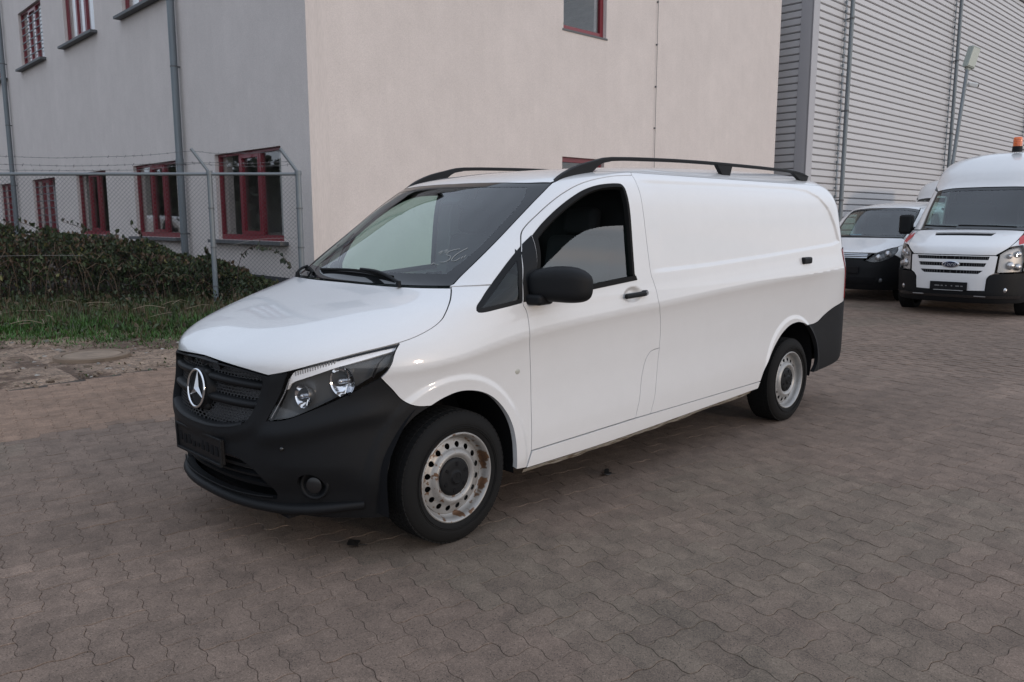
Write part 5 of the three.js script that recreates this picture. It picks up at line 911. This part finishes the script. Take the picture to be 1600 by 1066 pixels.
  // headlights
  const hl = loop(line([.335, .715], [.345, .985]), curve([[.345, .985], [.42, 1.06], [.52, 1.115], [.585, 1.13]]), curve([[.585, 1.13], [.655, 1.02], [.69, .86], [.69, .73]]), line([.69, .73], [.335, .715]));
  for (const q of [1, -1]) {
    const F = (x) => (q > 0 ? x : flipped(x)), H = new THREE.Group(); H.name = 'headlight'; root.add(H);
    mesh('lens', F(w([g(hl)], { lift: .002 })), K.clear, H); mesh('housing', F(w([hl], { lift: -.05, flange: -.05 })), std(.40, .39, .38, .4, { metalness: .4 }), H);
    for (const [t, y, r, m] of [[.46, .82, .065, K.dull], [.56, .80, .055, K.dull], [.55, .99, .05, K.dull], [.45, .96, .04, K.dull]]) { const p = k.wrap(t, y); const b = mesh('reflector', F(put(lathe(curve([[.008, .03], [r * .6, .018], [r, -.02]], .01), 24), [p[0] + .03, p[1], p[2] - .01], [0, 0, Math.PI / 2])), m, H); mesh('bulb', F(put(new THREE.SphereGeometry(.016, 12, 8), [p[0] + .02, p[1], p[2]])), y > .97 && t > .5 ? K.amber : K.housing, b); }
  }
  // red and white warning stripes on the wings
  for (const q of [1, -1]) {
    const F = (x) => (q > 0 ? x : flipped(x)), st = loop(line([.500, 1.115], [.515, 1.315]), line([.515, 1.315], [.575, 1.30]), line([.575, 1.30], [.70, 1.12]), line([.70, 1.12], [.610, 1.135]), line([.610, 1.135], [.500, 1.115]));
    const b = mesh('warning_stripe', F(w([st], { lift: .003, flange: 0 })), std(.62, .62, .64, .4), root); for (const [u, v] of [[.53, .10], [.62, .08]]) mesh('red_band', F(w([loop(line([u, 1.13], [u - .05, 1.235]), line([u - .05, 1.235], [u + .0, 1.300]), line([u + .0, 1.300], [u + v, 1.16]), line([u + v, 1.16], [u, 1.13]))], { lift: .005, flange: 0 })), std(.42, .025, .03, .4), b);
  }
  // wings, doors, flanks, roof
  const frontT = curve([[.485, 1.335], [.49, 1.29], [.475, 1.20], [.43, 1.10]]).map(toX), hlT = curve([[.43, 1.10], [.52, 1.118], [.585, 1.133], [.655, 1.02], [.69, .86], [.69, .725], [.93, .72]]).map(toX);
  both('front_wing', s([gs(loop(frontT, hlT, [[-.40, .60], [-.395, .33]], archLoop(0, .39, .33), line([.40, .33], [.62, .33]), line([.62, .33], [.60, 1.15]), line([.60, 1.15], [.36, 1.33])))]), P);
  const pil = curve([[.49, 1.345], [.545, 1.6], [.575, 1.85], [.585, 1.99]]).map(toX);
  both('front_pillar', s([gs(loop(pil, line([.92, 2.05], [1.0, 1.99]), line([1.0, 1.99], [.52, 1.345])))]), P);
  const dwin = loop(line([.66, 1.22], [1.05, 1.93]), line([1.05, 1.93], [1.62, 1.93]), line([1.62, 1.93], [1.64, 1.20]), line([1.64, 1.20], [.66, 1.22]));
  both('front_door', s([gs(loop(line([.62, .36], [.60, 1.15]), line([.60, 1.15], [.52, 1.345]), line([.52, 1.345], [1.0, 2.0]), line([1.0, 2.0], [1.72, 2.0]), line([1.72, 2.0], [1.72, .36]), line([1.72, .36], [.62, .36]))), dwin]), P); both('door_window', s([inset(dwin, -.004)], { lift: -.008, flange: 0 }), K.glass);
  both('side_panel', s([gs(loop(line([1.72, .36], [1.72, 2.0]), line([1.72, 2.0], [1.0, 2.0]), line([1.0, 2.0], [.93, 2.06]), curve([[.93, 2.06], [1.1, 2.25], [1.35, 2.42], [1.7, 2.5], [2.3, 2.54]]), line([2.3, 2.54], [4.55, 2.54]), line([4.55, 2.54], [4.55, .4]), line([4.55, .4], [3.79, .4]), archLoop(3.4, .39, .4).reverse(), line([3.0, .36], [1.72, .36])))]), P);
  const cap = curve([[0, 2.05], [.3, 2.04], [.585, 2.0]]); // roof front above the windscreen, as a wrap sheet up to 2.5 m, then a top sheet
  const cp = cap.map(([t, y]) => { const p = k.wrap(t, y); return [p[0], p[2]]; });
  const rs = []; for (let X = .95; X <= 4.55; X += .06) { const y = X < 2.3 ? [[.93, 2.06], [1.1, 2.25], [1.35, 2.42], [1.7, 2.5], [2.3, 2.54]].reduce((r, q, i, A) => (i && X >= A[i - 1][0] && X <= q[0] ? A[i - 1][1] + (q[1] - A[i - 1][1]) * (X - A[i - 1][0]) / (q[0] - A[i - 1][0]) : r), 2.54) : 2.54; rs.push([X, k.Zs(X, y)]); }
  mesh('roof', sheet(k.topAt, [loop(cp.slice().reverse(), cp.map(([x, z]) => [x, -z]), rs.map(([x, z]) => [x, -z]), rs.slice().reverse())], .06, .06, { sign: -1, flange: 0 }), P, root);
  mesh('rear_doors', box(.04, 2.2, 1.86, [4.54, 1.5, 0]), P, root); mesh('underbody', [box(4.6, .06, 1.6, [1.7, .36, 0]), box(.6, .7, .06, [0, .6, .55]), box(.6, .7, .06, [0, .6, -.55])], K.dark, root);
  for (const q of [1, -1]) { const m = mesh('wing_mirror', [put(rbox(.16, .34, .22, .05), [.42, 1.43, q * 1.16]), tube([[.55, 1.35, q * .95], [.45, 1.36, q * 1.1]], .03, 8)], K.black, root); mesh('mirror_glass', put(rbox(.01, .28, .17, .004), [.505, 1.44, q * 1.16]), K.chrome, m); }
  for (const q of [1, -1]) for (const x of [0, 3.4]) wheelParts(root, [x, .335, q * .955], 0, .335, false, q);
  mesh('dashboard', put(new RoundedBoxGeometry(.7, .3, 1.7, 3, .08), [.45, 1.28, 0]), K.interior, root); mesh('bulkhead', box(.04, 1.6, 1.75, [2.2, 1.4, 0]), K.interior, root);
  for (const z of [.5, -.3, -.62]) mesh('cab_seat', [put(new RoundedBoxGeometry(.16, .8, .44, 3, .06), [1.5, 1.4, z], [0, 0, -.15]), put(new RoundedBoxGeometry(.1, .2, .28, 3, .05), [1.6, 1.88, z], [0, 0, -.15])], K.seat, root);
  mesh('beacon_base', cyl(.075, .08, .09, [1.42, 2.70, .20], [0, 0, 0], 24), K.black, root); const bc = mesh('beacon', put(lathe(curve([[.07, 0], [.07, .12], [.062, .15], [.02, .158], [0, .158]], .01), 24), [1.42, 2.745, .20]), K.amber, root); mesh('beacon_rings', [0, 1, 2, 3].map((i) => put(new THREE.TorusGeometry(.0705, .0025, 6, 30), [1.42, 2.765 + i * .028, .20], [Math.PI / 2, 0, 0])), K.redLens, bc);
  return root;
}

const nearVan = highRoofVan();
{
  const c = nearVan.clone(); c.name = numbered('high_roof_van'); scene.add(c); c.position.set(22.9, .2, -4.25);
  for (const n of ['beacon', 'beacon_base']) c.remove(c.children.find((q) => q.name === n));
  c.userData = { label: 'white high roof van standing furthest back, only its roof front showing between the others', category: 'van' };
}
// small white delivery van, half hidden behind the tail of the big one
{
  const root = thing('delivery_van', 'small white delivery van with black bumper between the big white van and the beacon van', 'van', caddyAt);
  const { k, w, s, g, gs, sym, both, toX } = vehicle(root, caddySpec), P = K.paint;
  const hoodE = [[.30, .885], [.42, .955], [.55, 1.0], [.60, 1.05], [.54, 1.105], [.47, 1.135]];
  mesh('bonnet', w([g(sym(loop(curve([[0, .885], [.15, .885], [.30, .885]]), curve(hoodE), curve([[.47, 1.135], [.2, 1.14], [0, 1.142]]))))], { dv: .015 }), P, root);
  const wsO = sym(loop(line([0, 1.15], [.475, 1.145]), curve([[.475, 1.145], [.53, 1.35], [.56, 1.55], [.575, 1.655]]), curve([[.575, 1.655], [.3, 1.69], [0, 1.695]]))), wsI = sym(loop(line([0, 1.19], [.44, 1.185]), curve([[.44, 1.185], [.49, 1.35], [.52, 1.55], [.52, 1.62]]), curve([[.52, 1.62], [.3, 1.655], [0, 1.66]])));
  const ws = mesh('windscreen', w([wsI], { flange: 0, lift: -.003 }), K.glass, root); mesh('windscreen_border', w([g(wsO), wsI], { flange: .01 }), K.frit, ws);
  mesh('mirror_inside', rbox(.03, .09, .22, .02, [.93, 1.56, 0]), K.interior, ws);
  const hl = loop(curve([[.18, .745], [.24, .81], [.30, .875], [.42, .945], [.53, .985]]), curve([[.53, .985], [.575, .93], [.56, .85], [.46, .77], [.30, .72], [.18, .745]]));
  for (const q of [1, -1]) { const F = (x) => (q > 0 ? x : flipped(x)), H = new THREE.Group(); H.name = 'headlight'; root.add(H); mesh('lens', F(w([g(hl)], { lift: .003, dv: .015 })), K.clear, H); mesh('housing', F(w([hl], { lift: -.05, flange: -.05 })), K.housing, H); for (const [t, y, r] of [[.33, .80, .06], [.45, .86, .06]]) { const p = k.wrap(t, y), b = mesh('reflector', F(put(lathe(curve([[.01, .03], [r * .6, .018], [r, -.02]], .01), 24), [p[0] + .025, p[1], p[2] - .01], [0, 0, Math.PI / 2])), K.dull, H); mesh('bulb', F(put(new THREE.SphereGeometry(.016, 12, 8), [p[0] + .02, p[1], p[2]])), K.housing, b); } }
  const gr = sym(loop(line([0, .78], [.17, .78]), line([.17, .78], [.25, .87]), line([.25, .87], [0, .872])));
  mesh('grille', w([g(gr)], { lift: -.01 }), K.blackGloss, root); for (const y of [.80, .83, .858]) mesh('grille_bar', w([sym(loop(line([0, y - .006], [.2, y - .006]), line([.2, y + .006], [0, y + .006])))], { lift: .004 }), K.silver, root);
  const bp = sym(loop(line([0, .22], [.7, .22]), line([.7, .22], [.92, .28]), line([.92, .28], [.93, .55]), curve([[.93, .55], [.83, .68], [.66, .80], [.58, .845]]), curve([[.56, .845], [.46, .765], [.30, .715], [.17, .745]]), line([.17, .77], [0, .77])));
  mesh('front_bumper', w([g(bp)], { lift: .006 }), K.black, root);
  mesh('intake', w([sym(loop(line([0, .32], [.3, .32]), line([.34, .45], [0, .45])))], { lift: .010 }), K.dark, root);
  { const p = k.wrap(0, .58); mesh('number_plate', rbox(.016, .115, .52, .005, [p[0] - .02, .58, 0]), K.plateBlack, root); }
  for (const q of [1, -1]) { const p = k.wrap(q * .40, .40); mesh('fog_lamp', put(new THREE.SphereGeometry(.04, 16, 10), [p[0], p[1], p[2]], [0, 0, 0], [.5, 1, 1]), K.housing, root); }
  const hx = curve(hoodE.slice(2)).reverse().map(toX), hl2 = curve([[.53, .985], [.575, .93], [.56, .85]]).map(toX), bp2 = curve([[.58, .845], [.66, .80], [.83, .68], [.93, .55]]).map(toX);
  both('front_wing', s([gs(loop(hx, [toX([.53, .988])], hl2, bp2, [[-.36, .36], [-.36, .33]], archLoop(0, .35, .33), line([.36, .30], [.60, .30]), line([.60, .30], [.58, 1.06]), line([.58, 1.06], [.30, 1.13])))]), P);
  const pil = curve([[.475, 1.145], [.53, 1.35], [.56, 1.55], [.575, 1.655]]).map(toX);
  both('front_pillar', s([gs(loop(pil, line([1.02, 1.69], [1.06, 1.64]), line([1.06, 1.64], [.40, 1.135])))]), P);
  const dw = loop(line([.66, 1.10], [1.10, 1.58]), line([1.10, 1.58], [1.48, 1.60]), line([1.48, 1.60], [1.54, 1.08]), line([1.54, 1.08], [.66, 1.10]));
  both('front_door', s([gs(loop(line([.60, .30], [.58, 1.06]), line([.58, 1.06], [.44, 1.15]), line([.44, 1.15], [1.08, 1.65]), line([1.08, 1.65], [1.58, 1.68]), line([1.58, 1.68], [1.62, .30]), line([1.62, .30], [.60, .30]))), dw]), P); both('door_window', s([inset(dw, -.004)], { lift: -.008, flange: 0 }), K.glass);
  both('side_panel', s([gs(loop(line([1.62, .30], [1.58, 1.68]), line([1.58, 1.68], [1.08, 1.65]), line([1.08, 1.65], [1.03, 1.70]), line([1.03, 1.70], [3.40, 1.72]), line([3.40, 1.72], [3.40, .36]), line([3.40, .36], [3.05, .36]), archLoop(2.68, .35, .36).reverse(), line([2.32, .30], [1.62, .30])))]), P);
  const cp = curve([[0, 1.70], [.3, 1.695], [.575, 1.66]]).map(([t, y]) => { const p = k.wrap(t, y); return [p[0], p[2]]; }), rs = []; for (let X = 1.05; X <= 3.4; X += .06) rs.push([X, k.Zs(X, 1.70 + .02 * Math.min(1, (X - 1.03) / 2.3))]);
  mesh('roof', sheet(k.topAt, [loop(cp.slice().reverse(), cp.map(([x, z]) => [x, -z]), rs.map(([x, z]) => [x, -z]), rs.slice().reverse())], .06, .05, { sign: -1, flange: 0 }), P, root);
  mesh('rear_doors', box(.04, 1.4, 1.6, [3.39, 1.05, 0]), P, root); mesh('underbody', [box(3.6, .06, 1.4, [1.3, .30, 0]), box(.6, .6, .06, [0, .55, .5]), box(.6, .6, .06, [0, .55, -.5])], K.dark, root);
  for (const q of [1, -1]) mesh('wing_mirror', put(rbox(.14, .19, .24, .05), [.62, 1.17, q * 1.02]), K.black, root);
  for (const q of [1, -1]) for (const x of [0, 2.68]) wheelParts(root, [x, .315, q * .865], 0, .315, false, q);
  mesh('dashboard', put(new RoundedBoxGeometry(.6, .25, 1.4, 3, .08), [.62, 1.04, 0]), K.interior, root); mesh('bulkhead', box(.04, 1.2, 1.5, [1.9, 1.1, 0]), K.interior, root);
  for (const z of [.38, -.38]) mesh('cab_seat', [put(new RoundedBoxGeometry(.14, .6, .46, 3, .06), [1.35, 1.05, z], [0, 0, -.15]), put(new RoundedBoxGeometry(.1, .18, .26, 3, .05), [1.42, 1.42, z], [0, 0, -.15])], K.seat, root);
  mesh('paper', box(.22, .004, .20, [.66, 1.18, -.45], [0, .2, .1]), std(.10, .30, .42, .8), root, 'pale blue sheet of paper on the dashboard');
}
// ------------------------------------------------------------------ what the office windows mirror: trees and a parked van left of the picture
{
  const bark = std(.055, .045, .036, .95);
  const tree = (label, x, z, h, seed, dense, tone) => {
    const t = thing('deciduous_tree', label, 'tree', [x, groundY(x, z), z]), r = rng(seed), limbs = [], L = [];
    const grow = (p, d, len, rad, lvl) => {
      const q = p.clone().addScaledVector(d, len), m = p.clone().lerp(q, .5).add(new THREE.Vector3((r() - .5) * len * .12, 0, (r() - .5) * len * .12));
      limbs.push(tube([p.toArray(), m.toArray(), q.toArray()], rad * .8, lvl < 2 ? 8 : 4, 3));
      if (lvl >= 3) { for (let i = 0; i < dense; i++) { const o = .55 * h * .18, v = .6 + .8 * r(); L.push({ p: [q.x + (r() - .5) * o * 2, q.y + (r() - .5) * o * 1.6, q.z + (r() - .5) * o * 2], r: [r() * 6, r() * 6, r() * 6], s: .8 + r(), c: tone.map((c) => c * v) }); } return; }
      const n = 3 + Math.floor(r() * 2); for (let i = 0; i < n; i++) { const a = r() * 6.28, s = .5 + .35 * r(), nd = d.clone().multiplyScalar(1 - s * .5).add(new THREE.Vector3(Math.cos(a) * s, .12, Math.sin(a) * s)).normalize(); grow(p.clone().lerp(q, .65 + .35 * r()), nd, len * (.62 + .15 * r()), rad * .6, lvl + 1); }
    };
    grow(new THREE.Vector3(0, 0, 0), new THREE.Vector3((r() - .5) * .1, 1, (r() - .5) * .1).normalize(), h * .34, h * .022, 0);
    const tr = mesh('trunk', limbs, bark, t); instances('crown', leafGeo(.22, .34), leafMat(), L, t); return tr;
  };
  const spots = [[-14, -38, 11], [-20, -47, 13], [-8, -55, 12], [-27, -34, 12], [-4, -66, 13], [-16, -64, 12], [-33, -48, 13], [-38, -30, 11], [-46, -16, 13]];
  const says = ['tree nearest the fence end, left of the picture and mirrored in the office windows', 'second tree beyond the fence end, taller, mirrored in the office windows', 'tree deep beyond the office side, mirrored in the office windows', 'tree to the left of the nearest one, outside the picture', 'furthest tree beyond the office side, outside the picture', 'tree in the rear row behind the second tree, outside the picture', 'tall tree at the left of the rear row, outside the picture', 'low broad tree further left, outside the picture', 'leftmost tree standing alone outside the picture'];
  spots.forEach(([x, z, h], i) => tree(says[i], x, z, h, 100 + i, 26, i % 3 === 1 ? [.045, .045, .02] : [.03, .042, .018]));
  const r = rng(77), L = []; // undergrowth along the same line
  for (let i = 0; i < 26000; i++) { const t = r(), x = -1 - 52 * t + (r() - .5) * 9, z = -74 + 58 * t + (r() - .5) * 9, top = 3.2 + 3.6 * fbm(x * .12 + 9, z * .12 + 4, 8, 3), v = .6 + .8 * r(); L.push({ p: [x, top * Math.pow(r(), .7), z], r: [r() * 6, r() * 6, r() * 6], s: .9 + 1.1 * r(), c: [.028 * v, .036 * v, .017 * v] }); }
  tag(instances('undergrowth', leafGeo(.34, .5), leafMat(), L), 'dense dark undergrowth below the trees left of the picture', 'bushes');
  const small = scene.children.find((o) => o.name === 'delivery_van'), c = small.clone(); c.name = numbered('delivery_van'); scene.add(c); c.position.set(-3.6, 0, -33); c.rotation.y = 1.1; c.userData = { label: 'small white delivery van parked left of the picture, mirrored in the office windows', category: 'van' };
}
renderer.render(scene, camera);
